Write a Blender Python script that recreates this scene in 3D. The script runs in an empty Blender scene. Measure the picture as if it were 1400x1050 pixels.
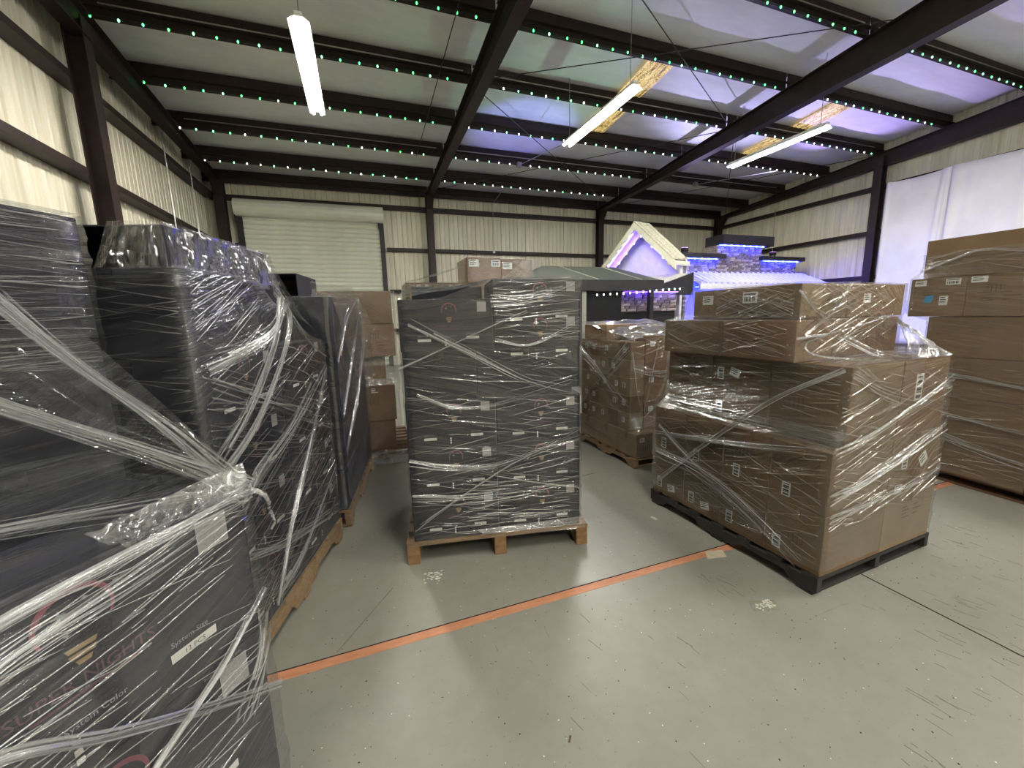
import bpy, bmesh, math, random
import numpy as np
from mathutils import Matrix, Vector

# ------------------------------------------------------------------ camera, world, exposure
scn = bpy.context.scene
COL = scn.collection
PITCH, YAW, ROLL, FPX = 0.168065, -0.351116, -0.0249864, 552.4646
CAMH = 1.6

def cam_axes():
    cy, sy, cp, sp = math.cos(YAW), math.sin(YAW), math.cos(PITCH), math.sin(PITCH)
    fwd = Vector((-sy * cp, cy * cp, -sp)); r0 = Vector((cy, sy, 0)); u0 = r0.cross(fwd)
    right = math.cos(ROLL) * r0 + math.sin(ROLL) * u0
    up = -math.sin(ROLL) * r0 + math.cos(ROLL) * u0
    return right, up, fwd

cam_d = bpy.data.cameras.new('camera')
cam = bpy.data.objects.new('camera', cam_d); COL.objects.link(cam)
r_, u_, f_ = cam_axes()
cam.matrix_world = Matrix(((r_.x, u_.x, -f_.x, 0), (r_.y, u_.y, -f_.y, 0), (r_.z, u_.z, -f_.z, CAMH), (0, 0, 0, 1)))
cam_d.sensor_width = 36.0; cam_d.sensor_fit = 'HORIZONTAL'
cam_d.lens = 36.0 * FPX / 1400.0
cam_d.clip_start = 0.02; cam_d.clip_end = 200
scn.camera = cam

w = bpy.data.worlds.new('world'); scn.world = w; w.use_nodes = True
w.node_tree.nodes['Background'].inputs['Color'].default_value = (0.5, 0.55, 0.6, 1)
w.node_tree.nodes['Background'].inputs['Strength'].default_value = 0.05

scn.view_settings.view_transform = 'Standard'
scn.view_settings.look = 'None'
scn.view_settings.exposure = 2.15
scn.view_settings.gamma = 1.0
scn.view_settings.use_curve_mapping = False
TUBE_STRENGTH = 62.0
TUBE_COLOR = (1.0, 0.96, 0.885)
try:
    cy = scn.cycles
    cy.use_denoising = True
    cy.max_bounces = 6; cy.diffuse_bounces = 3; cy.glossy_bounces = 2; cy.transmission_bounces = 2
    cy.transparent_max_bounces = 14
    cy.use_light_tree = False; cy.use_adaptive_sampling = True; cy.adaptive_threshold = 0.03
    cy.sample_clamp_indirect = 3.0; cy.sample_clamp_direct = 0.0
    cy.caustics_reflective = False; cy.caustics_refractive = False
except Exception:
    pass

rng = random.Random(7)

# ------------------------------------------------------------------ node materials
MATS = {}

def new_mat(name):
    m = bpy.data.materials.new(name); m.use_nodes = True
    nt = m.node_tree
    b = nt.nodes['Principled BSDF']
    MATS[name] = m
    return m, nt, b

def rgb(r, g, b):
    def f(c):
        c /= 255.0
        return c / 12.92 if c <= 0.04045 else ((c + 0.055) / 1.055) ** 2.4
    return (f(r), f(g), f(b), 1.0)

def coords(nt, scale=(1, 1, 1), kind='Object', rot=(0, 0, 0)):
    tc = nt.nodes.new('ShaderNodeTexCoord'); mp = nt.nodes.new('ShaderNodeMapping')
    mp.inputs['Scale'].default_value = scale; mp.inputs['Rotation'].default_value = rot
    nt.links.new(tc.outputs[kind], mp.inputs['Vector'])
    return mp.outputs['Vector']

def noise(nt, vec, scale, detail=4, rough=0.55):
    n = nt.nodes.new('ShaderNodeTexNoise')
    n.inputs['Scale'].default_value = scale; n.inputs['Detail'].default_value = detail; n.inputs['Roughness'].default_value = rough
    nt.links.new(vec, n.inputs['Vector'])
    return n.outputs['Fac']

def ramp(nt, fac, stops):
    r = nt.nodes.new('ShaderNodeValToRGB'); e = r.color_ramp.elements
    while len(e) < len(stops): e.new(0.5)
    for i, (p, c) in enumerate(stops):
        e[i].position = p; e[i].color = c if len(c) == 4 else (*c, 1)
    nt.links.new(fac, r.inputs['Fac'])
    return r.outputs['Color']

def bump(nt, fac, strength, dist=0.01, normal=None):
    b = nt.nodes.new('ShaderNodeBump'); b.inputs['Strength'].default_value = strength; b.inputs['Distance'].default_value = dist
    nt.links.new(fac, b.inputs['Height'])
    if normal: nt.links.new(normal, b.inputs['Normal'])
    return b.outputs['Normal']

def grainy(name, c0, c1, scale=(6, 6, 6), nscale=3, rough=0.6, bmp=0.0, spec=0.4, metal=0.0, detail=5):
    m, nt, b = new_mat(name)
    f = noise(nt, coords(nt, scale), nscale, detail)
    nt.links.new(ramp(nt, f, [(0.3, c0), (0.7, c1)]), b.inputs['Base Color'])
    b.inputs['Roughness'].default_value = rough; b.inputs['Specular IOR Level'].default_value = spec; b.inputs['Metallic'].default_value = metal
    if bmp: nt.links.new(bump(nt, f, bmp), b.inputs['Normal'])
    return m

def emissive(name, c, s, base=(0.8, 0.8, 0.8, 1)):
    m, nt, b = new_mat(name)
    f = noise(nt, coords(nt, (1, 1, 1)), 5, 1)
    nt.links.new(ramp(nt, f, [(0.0, base), (1.0, base)]), b.inputs['Base Color'])
    b.inputs['Emission Color'].default_value = (*c[:3], 1); b.inputs['Emission Strength'].default_value = s
    return m

# floor: sealed grey-green concrete
m, nt, b = new_mat('floor_paint')
v = coords(nt, (1, 1, 1))
big = noise(nt, v, 0.7, 5, 0.6); fine = noise(nt, v, 9, 6, 0.65); spk = noise(nt, v, 70, 2, 0.5)
c = ramp(nt, big, [(0.25, rgb(126, 127, 118)), (0.75, rgb(146, 144, 133))])
c2 = ramp(nt, fine, [(0.3, (0.86, 0.86, 0.85)), (0.65, (1, 1, 1))])
mx = nt.nodes.new('ShaderNodeMix'); mx.data_type = 'RGBA'; mx.blend_type = 'MULTIPLY'; mx.inputs['Factor'].default_value = 0.7
nt.links.new(c, mx.inputs['A']); nt.links.new(c2, mx.inputs['B'])
c3 = ramp(nt, spk, [(0.24, (0.35, 0.34, 0.32)), (0.30, (1, 1, 1)), (0.73, (1, 1, 1)), (0.78, (1.35, 1.35, 1.3))])
mx2 = nt.nodes.new('ShaderNodeMix'); mx2.data_type = 'RGBA'; mx2.blend_type = 'MULTIPLY'; mx2.inputs['Factor'].default_value = 0.8
nt.links.new(mx.outputs['Result'], mx2.inputs['A']); nt.links.new(c3, mx2.inputs['B'])
# long faint scuffs
sc = noise(nt, coords(nt, (0.6, 9, 1), rot=(0, 0, 0.9)), 2.2, 6, 0.7)
c4 = ramp(nt, sc, [(0.29, (0.72, 0.70, 0.67)), (0.36, (1, 1, 1))])
mx3 = nt.nodes.new('ShaderNodeMix'); mx3.data_type = 'RGBA'; mx3.blend_type = 'MULTIPLY'; mx3.inputs['Factor'].default_value = 0.6
nt.links.new(mx2.outputs['Result'], mx3.inputs['A']); nt.links.new(c4, mx3.inputs['B'])
nt.links.new(mx3.outputs['Result'], b.inputs['Base Color'])
nt.links.new(ramp(nt, big, [(0.3, (0.30,) * 3), (0.7, (0.46,) * 3)]), b.inputs['Roughness'])
b.inputs['Specular IOR Level'].default_value = 0.45
nt.links.new(bump(nt, fine, 0.06, 0.004), b.inputs['Normal'])

# wall sheet metal: cream with vertical streaks
m, nt, b = new_mat('wall_sheet')
f = noise(nt, coords(nt, (3.2, 3.2, 0.18)), 2.5, 5); g = noise(nt, coords(nt, (0.5, 0.5, 0.5)), 1.5, 4)
c = ramp(nt, f, [(0.3, rgb(206, 200, 178)), (0.7, rgb(236, 231, 210))]); c2 = ramp(nt, g, [(0.3, (0.85, 0.86, 0.82)), (0.7, (1, 1, 1))])
mx = nt.nodes.new('ShaderNodeMix'); mx.data_type = 'RGBA'; mx.blend_type = 'MULTIPLY'; mx.inputs['Factor'].default_value = 0.8
nt.links.new(c, mx.inputs['A']); nt.links.new(c2, mx.inputs['B']); nt.links.new(mx.outputs['Result'], b.inputs['Base Color'])
b.inputs['Roughness'].default_value = 0.42

grainy('steel_primer', rgb(30, 20, 18), rgb(44, 29, 26), (3, 3, 3), 2.5, 0.55, 0.05)
grainy('insulation_vinyl', rgb(224, 224, 222), rgb(238, 238, 236), (0.8, 2.5, 1), 1.6, 0.55, 0.12)
grainy('door_paint', rgb(214, 218, 200), rgb(230, 233, 216), (1, 1, 3), 2, 0.38)
grainy('galvanised', rgb(150, 150, 145), rgb(186, 186, 180), (20, 20, 20), 3, 0.35, 0.0, 0.5, 0.7)
grainy('dark_metal', rgb(30, 29, 30), rgb(44, 42, 44), (5, 5, 5), 3, 0.5)
grainy('fixture_white', rgb(226, 226, 222), rgb(240, 240, 236), (4, 4, 4), 3, 0.4)
grainy('white_cloth', rgb(222, 222, 222), rgb(238, 238, 238), (1, 1, 1), 1.2, 0.8)
grainy('orange_paint', rgb(180, 120, 86), rgb(200, 140, 106), (3, 14, 3), 3, 0.5)
grainy('joint_dark', rgb(34, 28, 24), rgb(56, 46, 40), (9, 9, 9), 3, 0.9)
grainy('grey_patch', rgb(112, 110, 98), rgb(140, 136, 122), (8, 8, 8), 3, 0.6)
grainy('tan_patch', rgb(178, 168, 146), rgb(202, 192, 170), (8, 8, 8), 3, 0.6)
grainy('scuff_white', rgb(206, 204, 190), rgb(226, 224, 212), (20, 20, 20), 3, 0.7)
grainy('scuff_dark', rgb(102, 101, 93), rgb(120, 118, 109), (20, 20, 20), 3, 0.7)

def card(name, a, c2_, tilt=0.0):
    m, nt, b = new_mat(name)
    f = noise(nt, coords(nt, (2, 2, 60)), 3, 3); g = noise(nt, coords(nt, (1, 1, 1)), 2.3, 4)
    c = ramp(nt, g, [(0.3, a), (0.7, c2_)]); cc = ramp(nt, f, [(0.3, (0.93, 0.93, 0.93)), (0.7, (1, 1, 1))])
    mx = nt.nodes.new('ShaderNodeMix'); mx.data_type = 'RGBA'; mx.blend_type = 'MULTIPLY'; mx.inputs['Factor'].default_value = 1
    nt.links.new(c, mx.inputs['A']); nt.links.new(cc, mx.inputs['B']); nt.links.new(mx.outputs['Result'], b.inputs['Base Color'])
    b.inputs['Roughness'].default_value = 0.75; b.inputs['Specular IOR Level'].default_value = 0.25
    nt.links.new(bump(nt, f, 0.08, 0.002), b.inputs['Normal'])
    return m
card('kraft', rgb(103, 83, 61), rgb(119, 97, 73))
card('kraft_red', rgb(107, 82, 62), rgb(123, 95, 73))
card('kraft_pale', rgb(120, 101, 78), rgb(136, 116, 91))
card('black_card', rgb(33, 33, 40), rgb(42, 42, 50))
grainy('tape_clear', rgb(112, 90, 66), rgb(126, 102, 76), (30, 30, 4), 3, 0.25, 0.0, 0.6)
grainy('tape_black', rgb(26, 26, 32), rgb(34, 34, 40), (30, 30, 4), 3, 0.25, 0.0, 0.6)
grainy('label_paper', rgb(190, 188, 182), rgb(206, 204, 198), (9, 9, 9), 3, 0.6)
grainy('label_grey', rgb(132, 128, 126), rgb(160, 156, 154), (60, 60, 60), 4, 0.6)
grainy('ink_black', rgb(30, 28, 28), rgb(44, 42, 42), (9, 9, 9), 3, 0.7)
grainy('ink_brown', rgb(72, 52, 36), rgb(86, 62, 44), (9, 9, 9), 3, 0.7)
grainy('ink_pink', rgb(122, 58, 68), rgb(112, 60, 76), (9, 9, 9), 3, 0.6)
grainy('ink_plum', rgb(76, 46, 58), rgb(86, 52, 66), (9, 9, 9), 3, 0.6)
grainy('ink_tan', rgb(128, 106, 76), rgb(140, 118, 86), (9, 9, 9), 3, 0.6)
grainy('ink_grey', rgb(120, 120, 126), rgb(138, 138, 144), (9, 9, 9), 3, 0.6)
grainy('blue_tape', rgb(30, 120, 165), rgb(44, 140, 186), (30, 30, 30), 3, 0.5)

def wood(name, a, c2_):
    m, nt, b = new_mat(name)
    f = noise(nt, coords(nt, (14, 14, 14)), 2, 6, 0.7)
    g = noise(nt, coords(nt, (2, 26, 26)), 2, 4)
    c = ramp(nt, g, [(0.25, a), (0.75, c2_)]); cc = ramp(nt, f, [(0.25, (0.7, 0.68, 0.64)), (0.6, (1, 1, 1))])
    mx = nt.nodes.new('ShaderNodeMix'); mx.data_type = 'RGBA'; mx.blend_type = 'MULTIPLY'; mx.inputs['Factor'].default_value = 0.8
    nt.links.new(c, mx.inputs['A']); nt.links.new(cc, mx.inputs['B']); nt.links.new(mx.outputs['Result'], b.inputs['Base Color'])
    b.inputs['Roughness'].default_value = 0.75
    nt.links.new(bump(nt, g, 0.2, 0.003), b.inputs['Normal'])
wood('pallet_wood', rgb(124, 94, 62), rgb(150, 118, 82))
wood('pallet_grey', rgb(118, 96, 70), rgb(146, 122, 92))
wood('pallet_dark', rgb(26, 24, 23), rgb(44, 41, 39))
wood('pallet_brown', rgb(78, 54, 34), rgb(100, 72, 46))

# stretch film: thin clear plastic, hazy streaks, glossy wrinkles
def film_mat(name, haze_lo, haze_hi, gloss, rough, su, sv, bstr, tint=(0.95, 0.965, 0.965), gmax=0.30):
    m = bpy.data.materials.new(name); m.use_nodes = True; MATS[name] = m
    nt = m.node_tree; nt.nodes.clear()
    out = nt.nodes.new('ShaderNodeOutputMaterial')
    uv = coords(nt, (su, sv, 1), 'UV')
    n1 = noise(nt, uv, 1.0, 2, 0.6)
    uv2 = coords(nt, (su * 0.45, sv * 0.22, 1), 'UV')
    n2 = noise(nt, uv2, 1.0, 2, 0.6)
    add = nt.nodes.new('ShaderNodeMath'); add.operation = 'MULTIPLY'
    nt.links.new(n1, add.inputs[0]); nt.links.new(n2, add.inputs[1])
    hz = nt.nodes.new('ShaderNodeMapRange'); hz.inputs['From Min'].default_value = 0.17; hz.inputs['From Max'].default_value = 0.42
    hz.inputs['To Min'].default_value = haze_lo; hz.inputs['To Max'].default_value = haze_hi
    nt.links.new(add.outputs[0], hz.inputs['Value'])
    nrm = bump(nt, n1, bstr, 0.006)
    tr = nt.nodes.new('ShaderNodeBsdfTransparent'); tr.inputs['Color'].default_value = (*tint, 1)
    df = nt.nodes.new('ShaderNodeBsdfDiffuse'); df.inputs['Color'].default_value = (0.80, 0.81, 0.80, 1)
    tl = nt.nodes.new('ShaderNodeBsdfTranslucent'); tl.inputs['Color'].default_value = (0.80, 0.81, 0.80, 1)
    dm = nt.nodes.new('ShaderNodeMixShader'); dm.inputs['Fac'].default_value = 0.4
    nt.links.new(df.outputs[0], dm.inputs[1]); nt.links.new(tl.outputs[0], dm.inputs[2])
    gl = nt.nodes.new('ShaderNodeBsdfGlossy'); gl.inputs['Roughness'].default_value = rough; gl.inputs['Color'].default_value = (0.95, 0.95, 0.95, 1)
    nt.links.new(nrm, gl.inputs['Normal'])
    lw = nt.nodes.new('ShaderNodeFresnel'); lw.inputs['IOR'].default_value = 1.5; nt.links.new(nrm, lw.inputs['Normal'])
    gf = nt.nodes.new('ShaderNodeMath'); gf.operation = 'MULTIPLY_ADD'; gf.inputs[1].default_value = gloss; gf.inputs[2].default_value = gloss * 0.012; gf.use_clamp = True
    nt.links.new(lw.outputs[0], gf.inputs[0])
    gm = nt.nodes.new('ShaderNodeMath'); gm.operation = 'MINIMUM'; gm.inputs[1].default_value = gmax; nt.links.new(gf.outputs[0], gm.inputs[0]); gf = gm
    a = nt.nodes.new('ShaderNodeMixShader'); nt.links.new(hz.outputs[0], a.inputs['Fac'])
    nt.links.new(tr.outputs[0], a.inputs[1]); nt.links.new(dm.outputs[0], a.inputs[2])
    c_ = nt.nodes.new('ShaderNodeMixShader'); nt.links.new(gf.outputs[0], c_.inputs['Fac'])
    nt.links.new(a.outputs[0], c_.inputs[1]); nt.links.new(gl.outputs[0], c_.inputs[2])
    nt.links.new(c_.outputs[0], out.inputs['Surface'])
    return m
film_mat('film', 0.004, 0.085, 1.4, 0.10, 2.2, 55, 0.9, gmax=0.22)
film_mat('film_heavy', 0.010, 0.15, 1.9, 0.10, 2.5, 50, 0.9, gmax=0.30)
film_mat('film_strand', 0.15, 0.52, 2.6, 0.13, 3, 220, 0.4, gmax=0.45)
film_mat('film_crumple', 0.06, 0.46, 2.6, 0.09, 22, 22, 1.0, gmax=0.45)
film_mat('film_crease', 0.14, 0.50, 4.0, 0.12, 3, 100, 0.2, gmax=0.6)  # whitish haze paints bright highlight streaks along the folds

# skylight sheet: ribbed fibreglass with dark fibre streaks, daylight behind it
m, nt, b = new_mat('skylight_sheet')
f = noise(nt, coords(nt, (11, 1.2, 1)), 2.4, 5, 0.75); g = noise(nt, coords(nt, (15, 15, 1)), 2, 4, 0.85)
mt = nt.nodes.new('ShaderNodeMath'); mt.operation = 'MULTIPLY'; nt.links.new(f, mt.inputs[0]); nt.links.new(g, mt.inputs[1])
c = ramp(nt, mt.outputs[0], [(0.20, rgb(60, 46, 20)), (0.235, rgb(190, 160, 92)), (0.33, rgb(232, 208, 150))])
nt.links.new(c, b.inputs['Base Color']); nt.links.new(c, b.inputs['Emission Color']); b.inputs['Emission Strength'].default_value = 0.20
b.inputs['Roughness'].default_value = 0.5

emissive('tube_glow', TUBE_COLOR, TUBE_STRENGTH)
emissive('bulb_green', (0.05, 1.0, 0.14), 1.6)
emissive('bulb_mint', (0.20, 1.0, 0.40), 1.8)
emissive('bulb_white', (0.86, 1.0, 0.92), 2.5)
emissive('bulb_blue', (0.55, 0.62, 1.0), 5)
emissive('strip_blue', (0.004, 0.008, 1.0), 55)  # strip materials: added emitters that wash the display walls with colour
emissive('strip_violet', (0.12, 0.05, 1.0), 18)
emissive('strip_plum', (0.12, 0.03, 1.0), 9)
emissive('flood_blue', (0.25, 0.25, 1.0), 1.5)
emissive('flood_violet', (0.55, 0.25, 1.0), 1.5)

for k_ in ('bulb_green', 'bulb_mint', 'bulb_white', 'bulb_blue', 'flood_blue', 'flood_violet', 'skylight_sheet'):
    MATS[k_].cycles.emission_sampling = 'NONE'

# display materials
m, nt, b = new_mat('stone_veneer')
vo = nt.nodes.new('ShaderNodeTexVoronoi'); vo.inputs['Scale'].default_value = 1.0
nt.links.new(coords(nt, (5, 5, 13)), vo.inputs['Vector'])
g = noise(nt, coords(nt, (1, 1, 1)), 7, 5)
c = ramp(nt, g, [(0.3, rgb(92, 84, 82)), (0.7, rgb(190, 180, 174))])
d_ = ramp(nt, vo.outputs['Distance'], [(0.25, (1, 1, 1)), (0.75, (0.2, 0.2, 0.2))])
mx = nt.nodes.new('ShaderNodeMix'); mx.data_type = 'RGBA'; mx.blend_type = 'MULTIPLY'; mx.inputs['Factor'].default_value = 1
nt.links.new(c, mx.inputs['A']); nt.links.new(d_, mx.inputs['B']); nt.links.new(mx.outputs['Result'], b.inputs['Base Color'])
b.inputs['Roughness'].default_value = 0.85; nt.links.new(bump(nt, d_, 0.8, 0.03), b.inputs['Normal'])
grainy('stone_grey', rgb(120, 112, 108), rgb(192, 182, 176), (4, 4, 9), 3, 0.85, 0.4)
grainy('stone_dark', rgb(84, 76, 74), rgb(140, 130, 126), (4, 4, 9), 3, 0.85, 0.4)
grainy('roof_green', rgb(32, 38, 30), rgb(42, 48, 39), (3, 3, 3), 3, 0.55)
grainy('fascia_black', rgb(26, 26, 30), rgb(36, 36, 40), (3, 3, 3), 3, 0.45)
grainy('trim_cream', rgb(206, 206, 182), rgb(222, 222, 200), (3, 3, 3), 3, 0.5)
grainy('siding_white', rgb(214, 214, 218), rgb(230, 230, 234), (2, 2, 2), 3, 0.5)
grainy('shingle', rgb(138, 136, 118), rgb(190, 188, 166), (3, 3, 3), 6, 0.8, 0.3)
grainy('roof_metal', rgb(104, 112, 140), rgb(122, 130, 158), (1, 1, 1), 3, 0.35)
grainy('interior_dark', rgb(18, 18, 24), rgb(26, 26, 32), (3, 3, 3), 3, 0.7)

# ------------------------------------------------------------------ mesh helpers
class MB:
    def __init__(s): s.v = []; s.f = []; s.m = []
    def quad_faces(s, vs, fs, mi=0):
        o = len(s.v); s.v += [tuple(p) for p in vs]
        for f in fs: s.f.append(tuple(o + i for i in f)); s.m.append(mi)
    def box(s, x0, x1, y0, y1, z0, z1, mi=0):
        s.quad_faces([(x0, y0, z0), (x1, y0, z0), (x1, y1, z0), (x0, y1, z0), (x0, y0, z1), (x1, y0, z1), (x1, y1, z1), (x0, y1, z1)],
                     [(0, 3, 2, 1), (4, 5, 6, 7), (0, 1, 5, 4), (1, 2, 6, 5), (2, 3, 7, 6), (3, 0, 4, 7)], mi)
    def hexa(s, p, mi=0):   # 8 points bottom 4 (ccw from above), top 4
        s.quad_faces(p, [(0, 3, 2, 1), (4, 5, 6, 7), (0, 1, 5, 4), (1, 2, 6, 5), (2, 3, 7, 6), (3, 0, 4, 7)], mi)
    def prism(s, poly, axis, a0, a1, mi=0):
        n = len(poly)
        def P(q, a):
            return {'x': (a, q[0], q[1]), 'y': (q[0], a, q[1]), 'z': (q[0], q[1], a)}[axis]
        vs = [P(q, a0) for q in poly] + [P(q, a1) for q in poly]
        fs = [(i, (i + 1) % n, n + (i + 1) % n, n + i) for i in range(n)]
        fs += [tuple(reversed(range(n))), tuple(range(n, 2 * n))]
        s.quad_faces(vs, fs, mi)
    def tube(s, pts, r, n=6, mi=0, cap=True):
        pts = [Vector(p) for p in pts]; o = len(s.v); k = len(pts)
        rad = r if isinstance(r, (list, tuple)) else [r] * k
        up = Vector((0, 0, 1))
        for i, p in enumerate(pts):
            t = (pts[min(i + 1, k - 1)] - pts[max(i - 1, 0)]).normalized()
            a = t.cross(up)
            if a.length < 1e-3: a = t.cross(Vector((1, 0, 0)))
            a.normalize(); b_ = t.cross(a)
            for j in range(n):
                th = 2 * math.pi * j / n
                s.v.append(tuple(p + rad[i] * (math.cos(th) * a + math.sin(th) * b_)))
        for i in range(k - 1):
            for j in range(n):
                s.f.append((o + i * n + j, o + i * n + (j + 1) % n, o + (i + 1) * n + (j + 1) % n, o + (i + 1) * n + j)); s.m.append(mi)
        if cap:
            s.f.append(tuple(o + j for j in reversed(range(n)))); s.m.append(mi)
            s.f.append(tuple(o + (k - 1) * n + j for j in range(n))); s.m.append(mi)
    def mesh(s, name, mats, smooth=False, fix=True):
        me = bpy.data.meshes.new(name); me.from_pydata(s.v, [], s.f)
        for mm in (mats if isinstance(mats, (list, tuple)) else [mats]): me.materials.append(MATS[mm])
        if len(set(s.m)) > 1: me.polygons.foreach_set('material_index', s.m)
        if fix:
            bm = bmesh.new(); bm.from_mesh(me); bmesh.ops.recalc_face_normals(bm, faces=bm.faces); bm.to_mesh(me); bm.free()
        if smooth: me.polygons.foreach_set('use_smooth', [True] * len(me.polygons))
        me.update()
        return me

def link(name, me, parent=None, loc=(0, 0, 0), rotz=0.0, mat4=None):
    o = bpy.data.objects.new(name, me); COL.objects.link(o)
    if parent is not None: o.parent = parent
    if mat4 is not None: o.matrix_local = mat4
    else:
        o.location = loc; o.rotation_euler = (0, 0, rotz)
    return o

def empty(name, loc=(0, 0, 0), rotz=0.0):
    return link(name, None, None, loc, rotz)

def tag(o, label, cat, group=None):
    o['label'] = label; o['category'] = cat
    if group: o['group'] = group
    return o

def struct(o, label=None, cat=None):
    o['kind'] = 'structure'
    if label: o['label'] = label
    if cat: o['category'] = cat
    return o

# ------------------------------------------------------------------ building shell
XL, XR, YB, YF = -3.85, 15.3, 14.6, -7.5
SP = 1.524
def roofbot(y): return 5.681 + 0.0905 * (13.06 - y)      # underside of the purlins
PD = 0.34                                                  # purlin + light channel depth
def rooftop(y): return roofbot(y) + PD
FR = [-3.45, 2.45, 9.02, 15.02]                            # frame lines

b_ = MB(); b_.box(XL - 0.3, XR + 0.3, YF - 0.3, YB + 0.3, -0.2, 0.0)
floor = struct(link('floor', b_.mesh('floor', 'floor_paint')), 'smooth grey-green sealed concrete warehouse floor', 'floor')
b_ = MB(); b_.box(-2.4, 9.0, 1.852, 1.905, 0.0, 0.0012)
link('painted_line', b_.mesh('painted_line', 'orange_paint'), floor)['label'] = 'orange painted line across the floor'
b_ = MB(); b_.box(-3.8, 15.2, 1.905, 1.913, 0.0, 0.0016)
link('floor_joint', b_.mesh('floor_joint', 'joint_dark'), floor)['label'] = 'dark saw-cut joint beside the orange line'
b_ = MB(); b_.box(2.72, 2.728, -5, 1.905, 0.0, 0.0016)
link('floor_joint', b_.mesh('floor_joint', 'joint_dark'), floor)['label'] = 'dark saw-cut joint running toward the viewer'
b_ = MB(); b_.hexa([(2.0, 1.83, 0), (2.13, 1.8, 0), (2.17, 1.87, 0), (2.05, 1.9, 0), (2.0, 1.83, .0022), (2.13, 1.8, .0022), (2.17, 1.87, .0022), (2.05, 1.9, .0022)])
link('floor_patch', b_.mesh('floor_patch', 'tan_patch'), floor)['label'] = 'pale tan patch on the floor at the end of the orange line'
b_ = MB(); b_.hexa([(1.86, 1.38, 0), (1.995, 1.335, 0), (2.04, 1.40, 0), (1.90, 1.445, 0), (1.86, 1.38, .0014), (1.995, 1.335, .0014), (2.04, 1.40, .0014), (1.90, 1.445, .0014)])
link('floor_patch', b_.mesh('floor_patch', 'grey_patch'), floor)['label'] = 'grey stuck-down label on the floor'
def scuffs(name, cx, cy, sx, sy, n, mat, zz, lab, lo=.004, hi=.02, seed=3, base=0.0, spread=.5, tmin=.002, tmax=.006):
    q = random.Random(seed); b = MB()
    for _ in range(n):
        x, y, a, l, t = cx + q.uniform(-sx, sx), cy + q.uniform(-sy, sy), base + q.uniform(-spread, spread), q.uniform(lo, hi), q.uniform(tmin, tmax)
        ca, sa = math.cos(a), math.sin(a)
        pts = [(x + ca * p - sa * r, y + sa * p + ca * r) for p, r in ((-l, -t), (l, -t), (l, t), (-l, t))]
        b.hexa([(p[0], p[1], 0) for p in pts] + [(p[0], p[1], zz) for p in pts])
    o = link(name, b.mesh(name, mat), floor); o['label'] = lab; o['kind'] = 'stuff'
scuffs('scuff_marks', 1.95, 1.39, .055, .025, 40, 'scuff_white', .002, 'white torn paper on the grey floor label', .003, .009, 5)
scuffs('scuff_marks', .30, 2.33, .06, .05, 26, 'scuff_white', .0014, 'white scuff marks before the centre pallet', .003, .014, 6)
for k_, (cx_, cy_, sx_, sy_, n_) in enumerate(((2.75, .95, .35, .25, 26), (2.2, .75, .25, .1, 12), (1.7, .62, .1, .06, 12), (3.6, 1.2, .4, .3, 22), (1.9, 1.6, .2, .12, 14), (.9, 1.3, .5, .4, 16))):
    scuffs('scuff_marks', cx_, cy_, sx_, sy_, n_, 'scuff_dark', .0008, ['dark tyre scuffs on the floor before the right pallet', 'dark scuffs on the floor below the grey label', 'dark smudge of scuffs on the floor near the viewer', 'dark scuffs on the floor right of the joint', 'dark scuffs around the tan floor patch', 'faint scuffs in the middle of the floor'][k_], .01, .05, 30 + k_, 1.75, .3, .0006, .0018)
b_ = MB(); b_.hexa([(-.24, 1.93, 0), (-.236, 1.926, 0), (.055, 2.318, 0), (.051, 2.322, 0), (-.24, 1.93, .0012), (-.236, 1.926, .0012), (.055, 2.318, .0012), (.051, 2.322, .0012)])
link('scratch', b_.mesh('scratch', 'scuff_dark'), floor)['label'] = 'long thin scratch on the floor beside the orange line'

def rib_panel(h0, h1, width=0.9575):
    # profile along x, depth along +y is outward (away from the room)
    pr = []; n = 3; p = width / n
    for k in range(n):
        x = k * p
        pr += [(x, 0), (x + p * .36, 0), (x + p * .40, .012), (x + p * .44, .012), (x + p * .48, 0), (x + p * .80, 0), (x + p * .86, .034), (x + p * .93, .034), (x + p * .985, 0)]
    pr.append((width, 0))
    b = MB(); m = len(pr)
    vs = [(x, y, h0) for x, y in pr] + [(x, y, h1) for x, y in pr]
    b.quad_faces(vs, [(i, i + 1, m + i + 1, m + i) for i in range(m - 1)])
    return b.mesh('wall_panel', 'wall_sheet', fix=False)

def cwall(name, loc, rotz, length, h1f, npan, lab):
    wl = struct(empty(name, loc, rotz), lab, 'wall')
    wd = length / npan; cache = {}
    for k in range(npan):
        h = h1f(k * wd + wd / 2); key = round(h, 2)
        if key not in cache: cache[key] = rib_panel(0.0, h, wd)
        link('wall_panel', cache[key], wl, (k * wd, 0, 0))
    return wl
wall_back = cwall('wall_back', (XL, YB, 0), 0, XR - XL, lambda s: 5.95, 20, 'cream ribbed metal back wall with dark girts')
wall_left = cwall('wall_left', (XL, YF, 0), math.pi / 2, YB - YF, lambda s: rooftop(YF + s) + .05, 23, 'cream ribbed metal wall on the left behind the black loads')
wall_right = cwall('wall_right', (XR, YB, 0), -math.pi / 2, YB - YF, lambda s: rooftop(YB - s) + .05, 23, 'cream ribbed metal wall on the right with white cloth over it')
wall_front = cwall('wall_front', (XR, YF, 0), math.pi, XR - XL, lambda s: 7.95, 20, 'cream ribbed metal wall behind the viewer')

def worldpart(name, me, parent):
    o = link(name, me); o.parent = parent; o.matrix_parent_inverse = parent_inv(parent); return o
def parent_inv(p):
    return (Matrix.Translation(p.location) @ Matrix.Rotation(p.rotation_euler[2], 4, 'Z')).inverted()

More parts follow.
